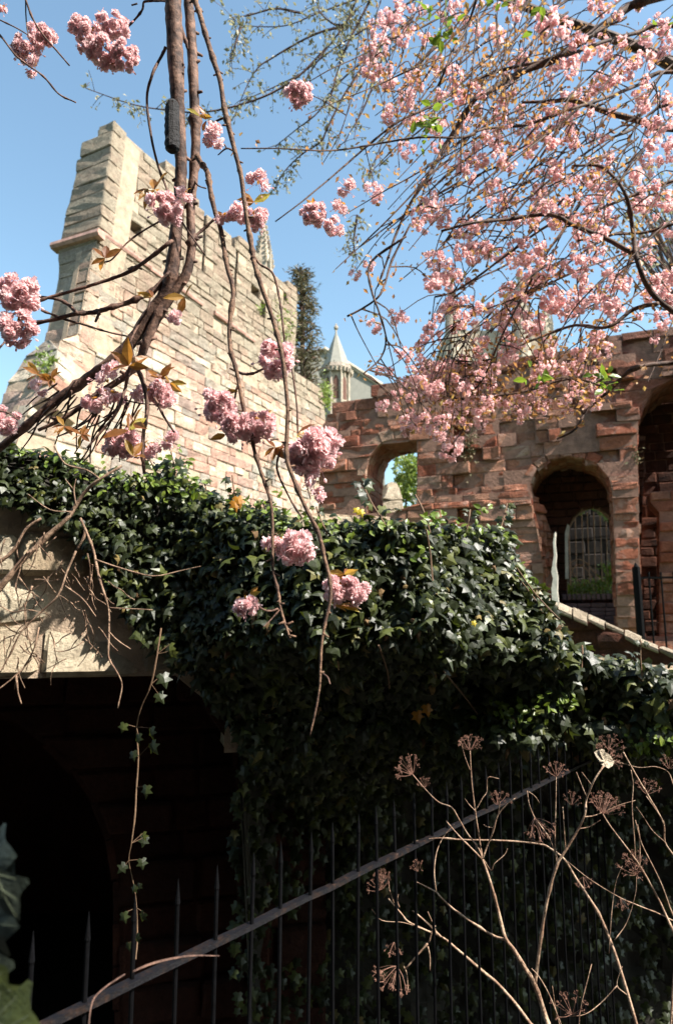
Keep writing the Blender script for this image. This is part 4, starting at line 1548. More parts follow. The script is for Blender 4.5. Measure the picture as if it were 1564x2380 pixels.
def tuft_mesh(n, rng):
    """young leaves and pedicels at the head of a cluster, unit cluster radius"""
    mb = MB()
    tip = rdir(n, rng) * np.array([1, 1, .6]) + np.array([0, 0, .45])
    nrm = rdir(n, rng) * .6 + np.array([0, -.2, .8])
    scatter(mb, LONG[0], LONG[1], np.tile([0, 0, .45], (n, 1)) + rng.normal(0, .05, (n, 3)), nrm, tip, rng.uniform(.7, 1.25, n))
    for k in range(5):
        d = rdir(1, rng)[0]
        a = Vector((0, 0, .75))
        b = Vector(d * .55)
        tube(mb, [a, a.lerp(b, .5) + Vector((0, 0, .1)), b], [.025, .02, .02], 4, 2)
    me = bpy.data.meshes.new('leaf_tuft')
    me.from_pydata(mb.v, [], mb.f)
    me.materials.append(M['bronze'])
    me.update()
    return me


TUFTS = [tuft_mesh(n, RC) for n in (3, 5, 7, 2)]


def put_cluster(parent, me, pos, R, tuft=None):
    o = link('blossom_cluster', me, parent, pos)
    o.scale = (R, R * random.uniform(.85, 1), R * random.uniform(.88, 1.05))
    o.rotation_euler = (random.uniform(-.3, .3), random.uniform(-.3, .3), random.uniform(0, 6.28))
    if tuft:
        t = bpy.data.objects.new('leaf_tuft', tuft)
        C.objects.link(t)
        t.parent = o
        t.scale = (.78, .78, .78)
        t.rotation_euler = (random.uniform(-.5, .5), random.uniform(-.5, .5), 0)
    return o


# ------------------------------------------------------------------ near cherry tree (the hanging limbs)
cherry = thing('cherry_tree', 'weeping cherry with two thick bent limbs and pompoms hanging close to the camera', 'tree', (1.9, -1.6, 0))
ZN = 1.75
top1 = wp(395, -60, ZN)
top2 = wp(430, -60, ZN + .05)
crown = Vector((1.35, -0.9, 4.1))
mb = MB()
tube(mb, [(1.9, -1.6, -.05), (1.88, -1.58, .8), (1.8, -1.5, 1.9), (1.6, -1.2, 3.1), crown, (1.0, -.4, 4.6)], [.19, .15, .14, .12, .10, .07], 12, 5, .06)
mb.build('trunk', M['bark'], cherry)


def limb(pts, w0, w1, z0, z1, mat, knots=.1, sides=10, pre=None, name='limb', rough=.08, n=5):
    m_ = MB()
    m = len(pts)
    P, R = [], []
    if pre:
        for q, r in pre:
            P.append(Vector(q))
            R.append(r)
    ws = w0 if isinstance(w0, (list, tuple)) else None
    for i, q in enumerate(pts):
        t = i / (m - 1)
        Y = z0 + (z1 - z0) * t
        P.append(wp(q[0], q[1], Y))
        wd = ws[i] if ws else w0 + (w1 - w0) * t
        R.append(wd * .5 * Y / FPX)
    out = tube(m_, P, R, sides, n, rough, knots)
    thin = name == 'branch'
    vis = [p for p in out if p.y > 1.2]
    for k in range(30 if thin else 26):
        q = random.choice(vis)
        d = Vector((random.choice((-1, 1)), random.uniform(-.6, .4), random.uniform(-.8, .5))).normalized()
        tube(m_, [q, q + d * (random.uniform(.008, .02) if thin else random.uniform(.022, .036))], [.0035, .002] if thin else [.008, .004], 5, 2)
    m_.build(name, M[mat], cherry, smooth=True)
    return out


mainP = []
L1 = [(395, -60), (402, 0), (405, 60), (408, 130), (412, 200), (414, 260), (419, 330), (421, 400), (417, 460), (411, 520), (405, 590), (397, 650), (384, 685), (347, 735), (302, 800), (252, 845), (192, 888), (130, 932), (62, 990), (-10, 1050), (-70, 1100)]
W1 = [44, 44, 43, 42, 38, 34, 31, 30, 31, 32, 33, 34, 34, 32, 30, 27, 24, 21, 19, 17, 15]
mainP += limb(L1, W1, 0, ZN, ZN + .25, 'bark', .05, 12, pre=[(crown, .09), (wp(480, -1900, .9), .05), (wp(392, -700, 1.6), .034), (wp(388, -330, 1.72), .027), (wp(390, -160, ZN), .025)])
L2 = [(430, -60), (438, 0), (443, 60), (447, 120), (450, 200), (454, 280), (455, 350), (448, 430), (443, 500), (446, 549), (444, 590), (434, 635), (416, 665), (392, 696), (366, 737), (341, 792), (326, 833), (304, 863), (279, 884), (218, 924), (152, 970), (90, 1000)]
W2 = [26, 26, 27, 28, 27, 26, 24, 23, 22, 22, 23, 24, 24, 25, 25, 23, 20, 17, 15, 13, 11, 8]
mainP += limb(L2, W2, 0, ZN + .06, ZN + .2, 'bark', .05, 10, pre=[(crown, .07), (wp(530, -1850, 1.0), .03), (wp(432, -690, 1.68), .018), (wp(425, -330, 1.78), .016), (wp(426, -160, ZN + .05), .0145)])
L3 = [(440, -40), (453, 0), (464, 30), (477, 76), (499, 147), (512, 188), (522, 253), (537, 314), (547, 355), (560, 406), (568, 466), (578, 532), (588, 593), (591, 610), (606, 661), (626, 716), (644, 777), (657, 833), (664, 894), (669, 955), (667, 1005), (667, 1067), (682, 1113), (710, 1179), (740, 1240), (755, 1301), (766, 1346), (768, 1390), (757, 1442), (748, 1493), (745, 1544), (743, 1595), (733, 1655), (720, 1711)]
W3 = [15, 15, 14, 14, 14, 13, 13, 13, 12, 12, 12, 12, 12, 12, 12, 11, 11, 11, 10, 10, 10, 10, 10, 10, 10, 9, 9, 8, 7, 6, 6, 5, 5, 3]
P3 = limb(L3, W3, 0, ZN - .1, ZN - .25, 'bark_twig', .18, 8, name='branch')
L4 = [(458, 362), (466, 376), (482, 400), (489, 441), (499, 487), (512, 527), (522, 583), (527, 615), (542, 676), (534, 752), (536, 813), (550, 863), (568, 955), (583, 995), (590, 1041), (603, 1086), (618, 1130), (631, 1179), (634, 1260), (634, 1321), (646, 1372), (652, 1412), (664, 1453), (674, 1483)]
P4 = limb(L4, 14, 5, ZN + .02, ZN - .2, 'bark_twig', .18, 8, name='branch')
mainP += P3 + P4
side = [
    ([(400, 560), (390, 567), (355, 595), (304, 630), (253, 650), (203, 666), (152, 681), (101, 696), (51, 721), (-20, 755)], 11, 6, 0),
    ([(405, 640), (390, 650), (355, 676), (304, 701), (253, 716), (218, 726), (177, 729), (127, 742), (61, 754), (-20, 762)], 15, 9, .03),
    ([(180, 729), (157, 706), (122, 693), (51, 688), (-20, 686)], 9, 6, .02),
    ([(96, 721), (152, 742), (203, 757), (253, 772), (299, 782)], 5, 4, .02),
    ([(395, 630), (355, 676), (345, 716), (324, 752), (304, 792), (296, 830)], 5, 6, -.06),
    ([(300, 795), (309, 833), (326, 870), (337, 904), (342, 955), (334, 1005), (332, 1056), (336, 1100)], 13, 8, -.08),
    ([(304, 850), (296, 880), (291, 904), (274, 955), (243, 995), (203, 1041)], 10, 5, -.05),
    ([(360, 925), (368, 939), (380, 965), (406, 1005)], 7, 5, -.05),
    ([(291, 930), (330, 938), (375, 942)], 4, 3, -.05),
    ([(540, 350), (520, 380), (510, 400)], 1, 1, 0),
    ([(526, 268), (520, 274), (499, 284), (485, 305), (472, 324)], 7, 4, 0),
    ([(546, 352), (527, 345), (507, 360)], 6, 3, 0),
    ([(527, 345), (520, 335), (505, 338)], 4, 2, 0),
    ([(385, 110), (380, 122), (355, 172), (342, 228), (350, 304), (365, 375), (385, 431), (406, 487), (441, 542), (477, 593)], 9, 4, -.05),
    ([(400, 10), (385, 2), (355, 2), (335, 5), (330, 25), (299, 61), (262, 95)], 7, 5, -.03),
    ([(320, 8), (306, 12)], 5, 4, 0),
    ([(412, 40), (430, 90), (437, 115)], 13, 6, -.03),
    ([(593, 600), (605, 615), (634, 635), (649, 691), (657, 752), (664, 813), (679, 863), (690, 945), (692, 1020)], 6, 4, -.05),
    ([(550, 863), (567, 869), (588, 868), (610, 858), (629, 846)], 7, 5, -.12),
    ([(662, 1030), (655, 1040), (644, 1076), (649, 1107), (674, 1159), (702, 1204)], 6, 4, -.2),
    ([(646, 1415), (630, 1420), (613, 1417), (588, 1402)], 5, 4, -.18),
    ([(652, 1415), (630, 1440), (612, 1458)], 4, 2, -.18),
    ([(556, 890), (550, 904), (542, 934), (517, 942)], 6, 4, -.1),
    ([(743, 1560), (752, 1567), (762, 1575), (767, 1590)], 6, 3, -.22),
    ([(588, 990), (600, 1008), (625, 1022), (648, 1020)], 4, 4, -.1),
    ([(667, 1075), (690, 1082), (712, 1080)], 8, 6, -.2),
    ([(706, 1090), (714, 1130), (722, 1160)], 4, 3, -.2),
    ([(232, 725), (228, 735), (222, 748)], 8, 6, 0),
    ([(420, 480), (470, 560), (500, 500)], 1, 1, 0),
    ([(298, 565 + 60), (310, 620), (330, 625)], 4, 4, 0),
    ([(380, 430), (300, 560), (262, 600), (245, 610)], 1, 1, 0),
    ([(393, 500), (370, 515), (320, 545), (290, 570), (262, 602), (242, 610)], 5, 4, .03),
    ([(452, 420), (462, 432), (480, 438)], 5, 3, 0),
    ([(440, 560), (470, 535), (500, 508)], 8, 6, .03),
    ([(370, 500), (402, 520), (436, 560)], 2, 2, .0),
]
for pts, w0, w1, dz in side:
    if w0 <= 1:
        continue
    mt = MB()
    pline(mt, pts, w0, w1, ZN + .1 + dz, ZN + .1 + dz * 1.2, 7, 5, .02, .14, .15)
    mt.build('twig', M['bark_limb'], cherry, smooth=True)
mt = MB()
# little twiggy tangle over the ivy at the left
for k in range(26):
    x, y = random.uniform(120, 330), random.uniform(880, 970)
    L = random.uniform(60, 150)
    a = random.uniform(1.7, 2.6)
    pts = [(x, y)]
    for j in range(3):
        x += math.cos(a) * L / 3
        y += math.sin(a) * L / 3
        a += random.uniform(-.35, .35)
        pts.append((x, min(y, 1075)))
    pline(mt, pts, 5, 3, ZN + .15, ZN + .3, 5, 3, .03, .15, .2)
mt.build('twig_tangle', M['bark_limb'], cherry, smooth=True)
# long thin offsets reaching off frame at top left
for pts, w0, w1 in (([(50, -30), (61, 0), (76, 41), (101, 81), (132, 117), (162, 152)], 6, 4), ([(-40, 50), (0, 81), (41, 132), (101, 177), (137, 218), (177, 238)], 5, 4), ([(-40, 30), (0, 46), (41, 66), (66, 81)], 4, 3),
                    ([(60, -10), (62, 50), (68, 90)], 4, 3), ([(-40, 850), (0, 808), (12, 795)], 6, 4), ([(-20, 950), (20, 960), (42, 975)], 4, 3)):
    mt = MB()
    pline(mt, pts, w0, w1, ZN - .1, ZN - .1, 6, 5, .02, .12, .15)
    mt.build('twig', M['bark_limb'], cherry, smooth=True)
# ragged black bark sleeve
mb = MB()
P_sl = [wp(401, y, ZN + .006) for y in (236, 244, 262, 285, 310, 332, 346, 352)]
tube(mb, P_sl, [.012, .0195, .0205, .0215, .0215, .0215, .020, .012], 11, 3, .07)
mb.build('black_bark', M['char'], cherry)

near = [  # x, y, r (photo px), kind
    (203, 78, 38, 0), (268, 56, 32, 1), (234, 118, 36, 2), (291, 128, 30, 0), (238, 40, 18, 3), (272, 152, 20, 3), (62, 112, 30, 0), (98, 80, 30, 1), (76, 155, 25, 3), (45, 682, 44, 1), (40, 762, 40, 2), (12, 975, 32, 0),
    (600, 422, 27, 3), (497, 312, 27, 3), (385, 482, 40, 0), (430, 450, 22, 3), (555, 490, 26, 3), (597, 507, 26, 0), (520, 505, 20, 3), (641, 832, 44, 1), (728, 1046, 54, 3 + 5), (700, 1058, 34, 2), (768, 1030, 24, 3), (730, 1128, 24, 3), (742, 1156, 16, 3),
    (510, 945, 36, 0), (600, 985, 36, 1), (556, 990, 34, 2), (640, 1262, 24, 3), (688, 1270, 42, 1), (786, 1366, 32, 0), (826, 1370, 30, 2), (573, 1406, 26, 0), (380, 914, 32, 1), (340, 912, 26, 3), (240, 892, 28, 3), (265, 925, 26, 3), (215, 935, 24, 3), (290, 1030, 36, 0), (330, 1045, 28, 3), (262, 1040, 20, 3), (395, 1022, 24, 3), (365, 1040, 16, 3),
    (408, 735, 17, 3), (92, 902, 20, 3), (695, 218, 30, 0), (728, 495, 30, 0), (805, 436, 22, 3), (790, 480, 20, 3), (775, 524, 24, 3), (5, 20, 14, 3), (255, 860, 22, 3)]
for i, (x, y, r, k) in enumerate(near):
    Y = (ZN - .05) if y < 900 else ZN - .12
    if 690 < x < 850 and y < 540:
        Y = 2.6
    if y > 850 and x < 420:
        Y = ZN + .12
    me = SMALLF[i % 3] if k == 3 else BIG[i % 5]
    R = r * Y / FPX
    put_cluster(cherry, me, wp(x, y, Y), R * 1.14, TUFTS[i % 4] if i % 2 == 0 or r < 30 else None)
# separate bronze leaves on the near tree
lv = MB()
for (x, y, n, s) in ((360, 440, 7, 62), (245, 600, 5, 48), (300, 850, 6, 62), (370, 880, 4, 50), (395, 890, 5, 45), (590, 470, 6, 45), (480, 280, 4, 40), (640, 1040, 6, 42), (690, 1010, 2, 50), (735, 1005, 1, 50), (800, 1335, 4, 50), (785, 1405, 5, 60), (768, 1400, 2, 45),
                  (580, 1385, 5, 36), (520, 915, 2, 45), (525, 1010, 3, 42), (430, 690, 4, 50), (90, 870, 7, 40), (300, 1000, 3, 60), (310, 985, 2, 60), (190, 1010, 8, 30), (150, 990, 6, 30), (310, 1060, 3, 50), (465, 270, 4, 36), (120, 880, 5, 30), (355, 690, 3, 36)):
    Y = ZN if y < 950 else ZN - .1
    q = wp(x, y, Y)
    for j in range(n):
        d = Vector((random.gauss(0, 1), random.gauss(0, .7), random.gauss(0.1, .8))).normalized()
        scatter(lv, LONG[0], LONG[1], [q], [(random.gauss(0, .6), -.8, random.gauss(.4, .5))], [d], [s * Y / FPX * random.uniform(.8, 1.15)])
lv.build('young_leaves', M['bronze'], cherry)

# ------------------------------------------------------------------ far cherry canopy (upper right)
tree2 = thing('blossoming_cherry_tree', 'pink cherry tree whose wide crown fills the upper right of the sky', 'tree', (4.6, 4.6, 1.5))
mb = MB()
TR = [Vector((4.6, 4.6, 1.4)), Vector((4.55, 4.6, 2.6)), Vector((4.35, 4.5, 3.8)), Vector((4.0, 4.4, 5.0)), Vector((3.5, 4.3, 6.2))]
tube(mb, TR, [.2, .17, .15, .11, .07], 12, 5, .06)
mb.build('trunk', M['bark_canopy'], tree2)
mains = [
    ([(1506, 0), (1455, 20), (1379, 76), (1303, 127), (1253, 152), (1202, 172), (1126, 218), (1101, 233), (1055, 304), (1014, 375), (994, 411), (954, 471), (923, 537), (898, 610), (878, 665)], 22, 4, 4.0, 3.6, TR[4]),
    ([(1564, 61), (1481, 76), (1405, 96), (1303, 132), (1151, 167), (1075, 203), (999, 248), (923, 284), (847, 345), (771, 411), (700, 470), (640, 515)], 11, 3, 4.2, 3.4, TR[3]),
    ([(1564, 299), (1481, 279), (1405, 259), (1329, 233), (1278, 236), (1212, 238)], 20, 7, 4.0, 4.1, TR[3]),
    ([(1564, 167), (1481, 198), (1405, 228), (1329, 253), (1227, 289), (1126, 299), (1075, 319), (974, 319), (872, 335), (771, 350), (650, 345), (560, 345)], 10, 3, 4.3, 3.2, TR[3]),
    ([(1476, 593), (1405, 553), (1329, 522), (1298, 504), (1253, 499), (1177, 510), (1101, 517), (1025, 537)], 13, 6, 3.6, 3.5, None),
    ([(1334, 385), (1390, 385), (1430, 416), (1455, 456), (1466, 507), (1473, 558), (1478, 595), (1495, 647), (1528, 696), (1600, 750)], 7, 15, 3.6, 3.6, None),
    ([(1640, 838), (1564, 844), (1500, 849), (1457, 866), (1419, 905), (1364, 953), (1337, 997), (1293, 1021)], 14, 4, 3.7, 4.0, TR[1]),
    ([(1528, 706), (1473, 718), (1430, 751), (1397, 762), (1337, 756), (1282, 773), (1200, 806), (1146, 833), (1080, 850)], 11, 3, 3.6, 4.2, None),
    ([(1240, 640), (1222, 675), (1189, 735), (1157, 800), (1124, 877), (1090, 920)], 6, 4, 3.8, 4.0, None),
    ([(944, 549), (862, 609), (862, 669), (884, 735), (897, 789), (884, 833), (845, 868)], 6, 4, 3.4, 3.4, None),
    ([(954, 520), (911, 604), (895, 658), (878, 691), (840, 718), (807, 735)], 6, 5, 3.5, 3.4, None),
    ([(1140, -20), (1116, 0), (1106, 76), (1095, 177), (1075, 279), (1070, 406)], 4, 3, 3.2, 3.2, None),
    ([(1110, -10), (1085, 62), (1055, 112), (1035, 160), (1019, 198)], 7, 6, 3.0, 3.0, None),
    ([(1564, 420), (1480, 450), (1380, 490), (1280, 520), (1180, 590), (1100, 650), (1050, 680), (1010, 690)], 8, 5, 4.0, 4.2, None),
    ([(1564, 520), (1500, 540), (1420, 545), (1340, 560)], 9, 5, 3.9, 4.0, None),
    ([(1420, 905), (1330, 880), (1240, 905), (1160, 920), (1080, 930), (1000, 905), (960, 890)], 6, 3, 3.9, 4.3, None),
    ([(1564, 240), (1470, 300), (1400, 330), (1300, 400), (1220, 470), (1150, 560), (1130, 620)], 7, 4, 4.3, 4.0, TR[3]),
]
cb_, samples = MB(), []
for pts, w0, w1, z0, z1, root in mains:
    m = len(pts)
    P, R = [], []
    if root is not None:
        first = wp(pts[0][0], pts[0][1], z0)
        P += [root, root.lerp(first, .5) + Vector((0, 0, .12))]
        R += [w0 * .8 * z0 / FPX, w0 * .65 * z0 / FPX]
    for i, q in enumerate(pts):
        t = i / (m - 1)
        Y = z0 + (z1 - z0) * t + .06 * math.sin(i * 1.7)
        P.append(wp(q[0], q[1], Y))
        R.append((w0 + (w1 - w0) * t) * .5 * Y / FPX)
    out = tube(cb_, P, R, 7, 4, .12, .1)
    samples += [p for p in out if (p.x < 3.2)]
cb_.build('branches', M['bark_canopy'], tree2, smooth=True)
tw = MB()
# long raking shoots, upper right to lower left
ramp_starts = []
for k in range(120):
    x, y = random.uniform(1020, 1640), random.uniform(-60, 640)
    if x < 1180 and y > 500:
        continue
    L = random.uniform(160, 420)
    a = PI - random.uniform(.35, 1.1)
    Y = random.uniform(3.5, 4.9)
    pts = [(x, y)]
    nseg = 5
    for j in range(nseg):
        x += math.cos(a) * L / nseg
        y += math.sin(a) * L / nseg
        a += random.uniform(-.18, .12)
        pts.append((x, y))
    out = pline(tw, pts, random.uniform(4, 7), 2.2, Y, Y - .2, 5, 4, .04, .14, .1)
    samples += out[2:]
# hanging whips at the top
for k in range(46):
    x, y = random.uniform(820, 1300), random.uniform(-40, 120)
    L = random.uniform(110, 340)
    a = PI / 2 + random.uniform(-.15, .45)
    Y = random.uniform(3.3, 4.6)
    pts = [(x, y)]
    for j in range(5):
        x += math.cos(a) * L / 5
        y += math.sin(a) * L / 5
        a += random.uniform(-.22, .22)
        pts.append((x, y))
    out = pline(tw, pts, 3.6, 2.0, Y, Y, 4, 4, .03, .12, .1)
    samples += out[3:]
A1 = [(1000, 380), (1200, 280), (1564, 230), (1564, 740), (1400, 760), (1420, 830), (1250, 930), (1100, 900), (960, 930), (930, 830), (1020, 640), (960, 500)]
A2 = [(830, 0), (1564, 0), (1564, 240), (1100, 340), (880, 260), (820, 150)]
A3 = [(870, 900), (980, 840), (1200, 880), (1380, 840), (1400, 940), (1260, 990), (1100, 965), (1050, 1050), (950, 1000)]
clus = []


def far_enough(x, y, d):
    return all((x - c[0]) ** 2 + (y - c[1]) ** 2 > d * d for c in clus)


fixed = [(825, 635, 17), (857, 613, 16), (925, 737, 24), (870, 755, 20), (932, 815, 15), (1000, 658, 20), (1046, 1046, 22), (958, 980, 18), (948, 1000, 14), (1010, 1002, 20), (886, 942, 17), (903, 860, 14), (880, 862, 12), (986, 785, 13), (1030, 972, 14), (695, 218, 20), (870, 440, 24), (905, 262, 20),
         (1285, 693, 34), (1155, 715, 26), (1370, 690, 28), (1400, 815, 22), (1490, 470, 28), (1450, 655, 26), (1510, 680, 24), (1545, 745, 24), (990, 520, 24), (1030, 515, 20), (1350, 640, 22), (1230, 655, 20), (1040, 30, 22), (1275, 40, 30), (1300, 65, 26), (860, 165, 22), (885, 110, 22), (1500, 370, 18), (1110, 960, 18), (1118, 990, 14),
         (1480, 410, 22), (1560, 640, 20), (1330, 720, 18), (1520, 790, 12), (1000, 460, 20), (1040, 620, 18), (1070, 590, 18), (1185, 205, 22), (1160, 260, 20), (945, 350, 20), (1020, 340, 20)]
for f in fixed:
    clus.append(f)
for poly, n, r0, r1, d in ((A1, 260, 10, 22, 14), (A2, 90, 11, 24, 20), (A3, 80, 9, 17, 13)):
    c_ = 0
    for _ in range(20000):
        if c_ >= n:
            break
        x = random.uniform(min(p[0] for p in poly), max(p[0] for p in poly))
        y = random.uniform(min(p[1] for p in poly), max(p[1] for p in poly))
        if not inpoly(x, y, poly) or nz((x * .012, y * .012, 0), 1) < -.18:
            continue
        if x > 1420 and 330 < y < 640 and random.random() < .6:
            continue
        if not far_enough(x, y, d):
            continue
        clus.append((x, y, random.uniform(r0, r1)))
        c_ += 1
S = np.array([tuple(p) for p in samples])
clus.sort(key=lambda c: -c[2])
rest = MB()
bl = MB()
leafpos = []
litev = []
for me in LITE:
    co_ = np.empty(len(me.vertices) * 3)
    me.vertices.foreach_get('co', co_)
    litev.append((co_.reshape(-1, 3), [tuple(p.vertices) for p in me.polygons]))
for i, (x, y, r) in enumerate(clus):
    # take the distance from the nearest branch on screen
    best = None
    Y = random.uniform(3.5, 4.7)
    p = wp(x, y, Y)
    d2 = ((S - np.array(p)) ** 2).sum(1) + np.where(S[:, 2] < p.z, .15, 0)
    k = int(np.argsort(d2)[random.randrange(0, 14)])
    src = Vector(S[k])
    Y = min(4.9, max(3.2, .5 * Y + .5 * src.y))
    p = wp(x, y, Y)
    R = r * Y / FPX * random.uniform(.9, 1.15)
    mid = src.lerp(p, .5) + Vector((random.uniform(-.03, .03), random.uniform(-.03, .03), .06))
    tube(tw, [src, mid, p + Vector((0, 0, R * .3))], [.0045, .0035, .003], 4, 3, .1)
    if i < 100:
        put_cluster(tree2, LITE[i % 4], p, R * 1.05, None)
    else:
        V, F = litev[i % 4]
        a = random.uniform(0, 6.28)
        ca, sa = math.cos(a), math.sin(a)
        RM = np.array([[ca, -sa, 0], [sa, ca, 0], [0, 0, 1]]) * R
        V2 = V @ RM.T + np.array(p)
        b = len(rest.v)
        rest.v.extend(V2.tolist())
        rest.f.extend([tuple(q + b for q in f) for f in F])
    for j in range(4):
        leafpos.append(np.array(p) + RNG.normal(0, R * .8, 3) + np.array([0, 0, R * .5]))
o = rest.build('blossoms', M['petal_pale'], tree2)
o['kind'] = 'stuff'
for k in range(3400):
    s = samples[random.randrange(len(samples))]
    leafpos.append(np.array(s) + RNG.normal(0, .035, 3))
for k in range(900):
    x, y = random.uniform(1000, 1420), random.uniform(780, 1000)
    if inpoly(x, y, A3) or y < 940:
        leafpos.append(np.array(wp(x, y, random.uniform(3.7, 4.4))))
leaf_blob(bl, leafpos, .038, LEAF2, -.2)
bl.build('young_leaves', M['canopy_leaf'], tree2)
tw.build('twigs', M['bark_canopy'], tree2)
yl = MB()
yp = []
for (x, y, n) in ((1018, 70, 14), (1045, 60, 8), (995, 290, 14), (1010, 292, 10), (1000, 20, 6), (1250, 30, 6), (1540, 60, 8), (1255, 880, 10), (1410, 890, 16), (1150, 10, 8), (1020, 250, 6), (980, 320, 6)):
    for j in range(n):
        yp.append(np.array(wp(x, y, 3.3)) + RNG.normal(0, .035, 3))
leaf_blob(yl, yp, .06, LEAF4)
yl.build('yellow_green_leaves', M['ivy_bright'], tree2)

# ------------------------------------------------------------------ budding tree (top centre)
bud = thing('budding_tree', 'slender tree with tiny pale new leaves at the top centre of the sky', 'tree', (6.4, 8.5, 1.5))
tb, tl = MB(), MB()
crownB = Vector((2.4, 7.6, 9.5))
tube(tb, [(6.4, 8.5, 1.4), (6.35, 8.4, 4.0), (6.0, 8.2, 7.0), (4.6, 8.0, 8.9), crownB, (1.0, 7.2, 9.9)], [.16, .14, .11, .08, .05, .02], 8, 4, .08)
tb.build('trunk', M['bark_canopy'], bud)
tb = MB()
LP = []
brB = [[(1060, -60), (960, 0), (860, 60), (780, 110), (700, 170), (620, 210), (560, 235)], [(1000, -60), (850, -10), (740, 30), (660, 60), (560, 60)], [(900, -60), (800, 60), (740, 140), (700, 200)], [(960, 40), (860, 130), (790, 190), (740, 260), (690, 300), (640, 340)],
       [(760, 110), (690, 180), (600, 230), (480, 260), (380, 255), (300, 240), (200, 205)], [(860, 130), (800, 220), (760, 300), (745, 330), (700, 360), (660, 400), (640, 440)], [(800, 60), (730, 80), (640, 130), (590, 170), (540, 280)],
       [(830, 20), (790, 60), (745, 30), (740, 0)], [(700, 30), (640, 20), (580, 35), (540, 40)], [(900, 100), (850, 240), (800, 330)], [(560, 60), (545, 110), (535, 140)], [(860, 0), (800, 120), (770, 220), (765, 270)], [(1050, 60), (950, 180), (900, 300), (860, 400)],
       [(830, 500), (822, 560), (828, 600)]]
for pts in brB:
    Y = random.uniform(6.6, 7.6)
    P = []
    if pts[0][1] < 0:
        P = [crownB]
    P += [wp(x, y, Y) for x, y in pts]
    R = list(np.linspace(.016, .005, len(P)))
    out = tube(tb, P, R, 5, 5, .1)
    out = [p for p in out if (p - crownB).length > 1.2]
    for k in range(max(8, int(len(pts) * 7))):
        s = random.choice(out)
        d = Vector((random.gauss(0, 1), random.gauss(0, 1), random.gauss(-.5, 1))).normalized()
        e = s + d * random.uniform(.05, .28)
        tube(tb, [s, s.lerp(e, .5) + Vector((0, 0, .02)), e], [.004, .003, .003], 4, 2)
        for j in range(random.randint(3, 7)):
            LP.append(np.array(s.lerp(e, random.uniform(.3, 1.05))) + RNG.normal(0, .03, 3))
tb.build('branches', M['bark_canopy'], bud)
leaf_blob(tl, LP, .062, LEAF2, -.2)
tl.build('leaves', M['bud_leaf'], bud)
# faint fresh green tree beyond the cherry at the right
gt = thing('pale_green_tree', 'fresh pale green tree faintly visible behind the cherry crown by the right edge', 'tree', (9.5, 15, 1.5))
tb, tl = MB(), MB()
tube(tb, [(9.5, 15, 1.4), (9.3, 15, 5), (8.6, 15, 9)], [.25, .2, .1], 8)
LP = []
for k in range(70):
    e = wp(random.gauss(1530, 70), random.gauss(470, 90), random.uniform(13.5, 16.5))
    th_ = random.uniform(.3, 1)
    a = Vector((9.3 - .7 * th_, 15, 3.5 + 5.4 * th_))
    tube(tb, [a, a.lerp(e, .5) + Vector((0, 0, .3)), e], [.05, .03, .012], 4, 3)
    for j in range(20):
        LP.append(np.array(e) + RNG.normal(0, .28, 3))
tb.build('branches', M['bark_canopy'], gt)
leaf_blob(tl, LP, .11)
tl.build('leaves', M['bud_leaf'], gt)

# ------------------------------------------------------------------ conifer behind the tower wall
con = thing('conifer', 'dark ragged conifer rising behind the end of the tall ruined wall', 'tree', tuple(wp(700, 1440, 27)))
tb, tl = MB(), MB()
base, tipc = wp(712, 1430, 27), wp(700, 632, 27)
tube(tb, [Vector((base.x, base.y, 1.4)), base.lerp(tipc, .5), tipc], [.28, .16, .04], 8)
LPp, LPt = [], []
for k in range(260):
    t = random.random() ** .8
    h = base.lerp(tipc, .28 + .72 * t)
    wdt = (1.45 - .95 * t * t) * random.uniform(.45, 1.15)
    a = random.uniform(0, 6.28)
    d = Vector((math.cos(a), math.sin(a), random.uniform(-.1, .5)))
    e = h + d * wdt
    tube(tb, [h, h.lerp(e, .6) + Vector((0, 0, .12)), e], [.04, .025, .01], 4, 2)
    for j in range(24):
        u = random.uniform(.2, 1.05)
        q = h.lerp(e, u)
        LPp.append(np.array(q) + RNG.normal(0, .09, 3))
        LPt.append(np.array(d) * .8 + RNG.normal(0, .5, 3) + np.array([0, 0, -.3]))
scatter(tl, LEAF2[0] * np.array([.45, 1, 1]), LEAF2[1], LPp, rdir(len(LPp)), LPt, RNG.uniform(.14, .3, len(LPp)))
tb.build('trunk', M['bark'], con)
tl.build('crown', M['conifer'], con)
# bits of greenery on the masonry
mb = MB()
pos = []
for (x, y, n, s) in ((100, 845, 60, 12), (660, 745, 90, 12), (668, 780, 60, 9), (605, 720, 30, 5), (650, 700, 30, 8), (86, 848, 40, 10), (120, 840, 40, 9)):
    for j in range(n):
        u, v = PA.uv(x + random.gauss(0, s), y + random.gauss(0, s * 1.3))
        pos.append(PA.pt(u, v, random.uniform(-.12, .02)))
for (x, y, n, s) in ((757, 910, 150, 7), (760, 935, 100, 6)):
    for j in range(n):
        pos.append(wp(x + random.gauss(0, s), y + random.gauss(0, s * 2), 19.5 + random.gauss(0, .2)))
leaf_blob(mb, pos, .11)
tag(mb.build('wall_weeds', M['bush'], None), 'small tufts of weeds rooted in the joints of the tall wall', 'weeds', kind='stuff')
for (x, y, n, sx, sy, lab) in ((1090, 1042, 220, 11, 20, 'dark moss clinging in the crease beside the round headed window'), (1480, 1060, 60, 8, 12, 'small dark moss tuft on the pier beside the deep right arch')):
    mb = MB()
    pos = []
    for j in range(n):
        u, v = PR.uv(x + random.gauss(0, sx), y + random.gauss(0, sy))
        pos.append(PR.pt(u, v, random.uniform(-.15, .02)))
    leaf_blob(mb, pos, .06)
    tag(mb.build('crevice_moss', M['conifer'], None), lab, 'moss', kind='stuff')

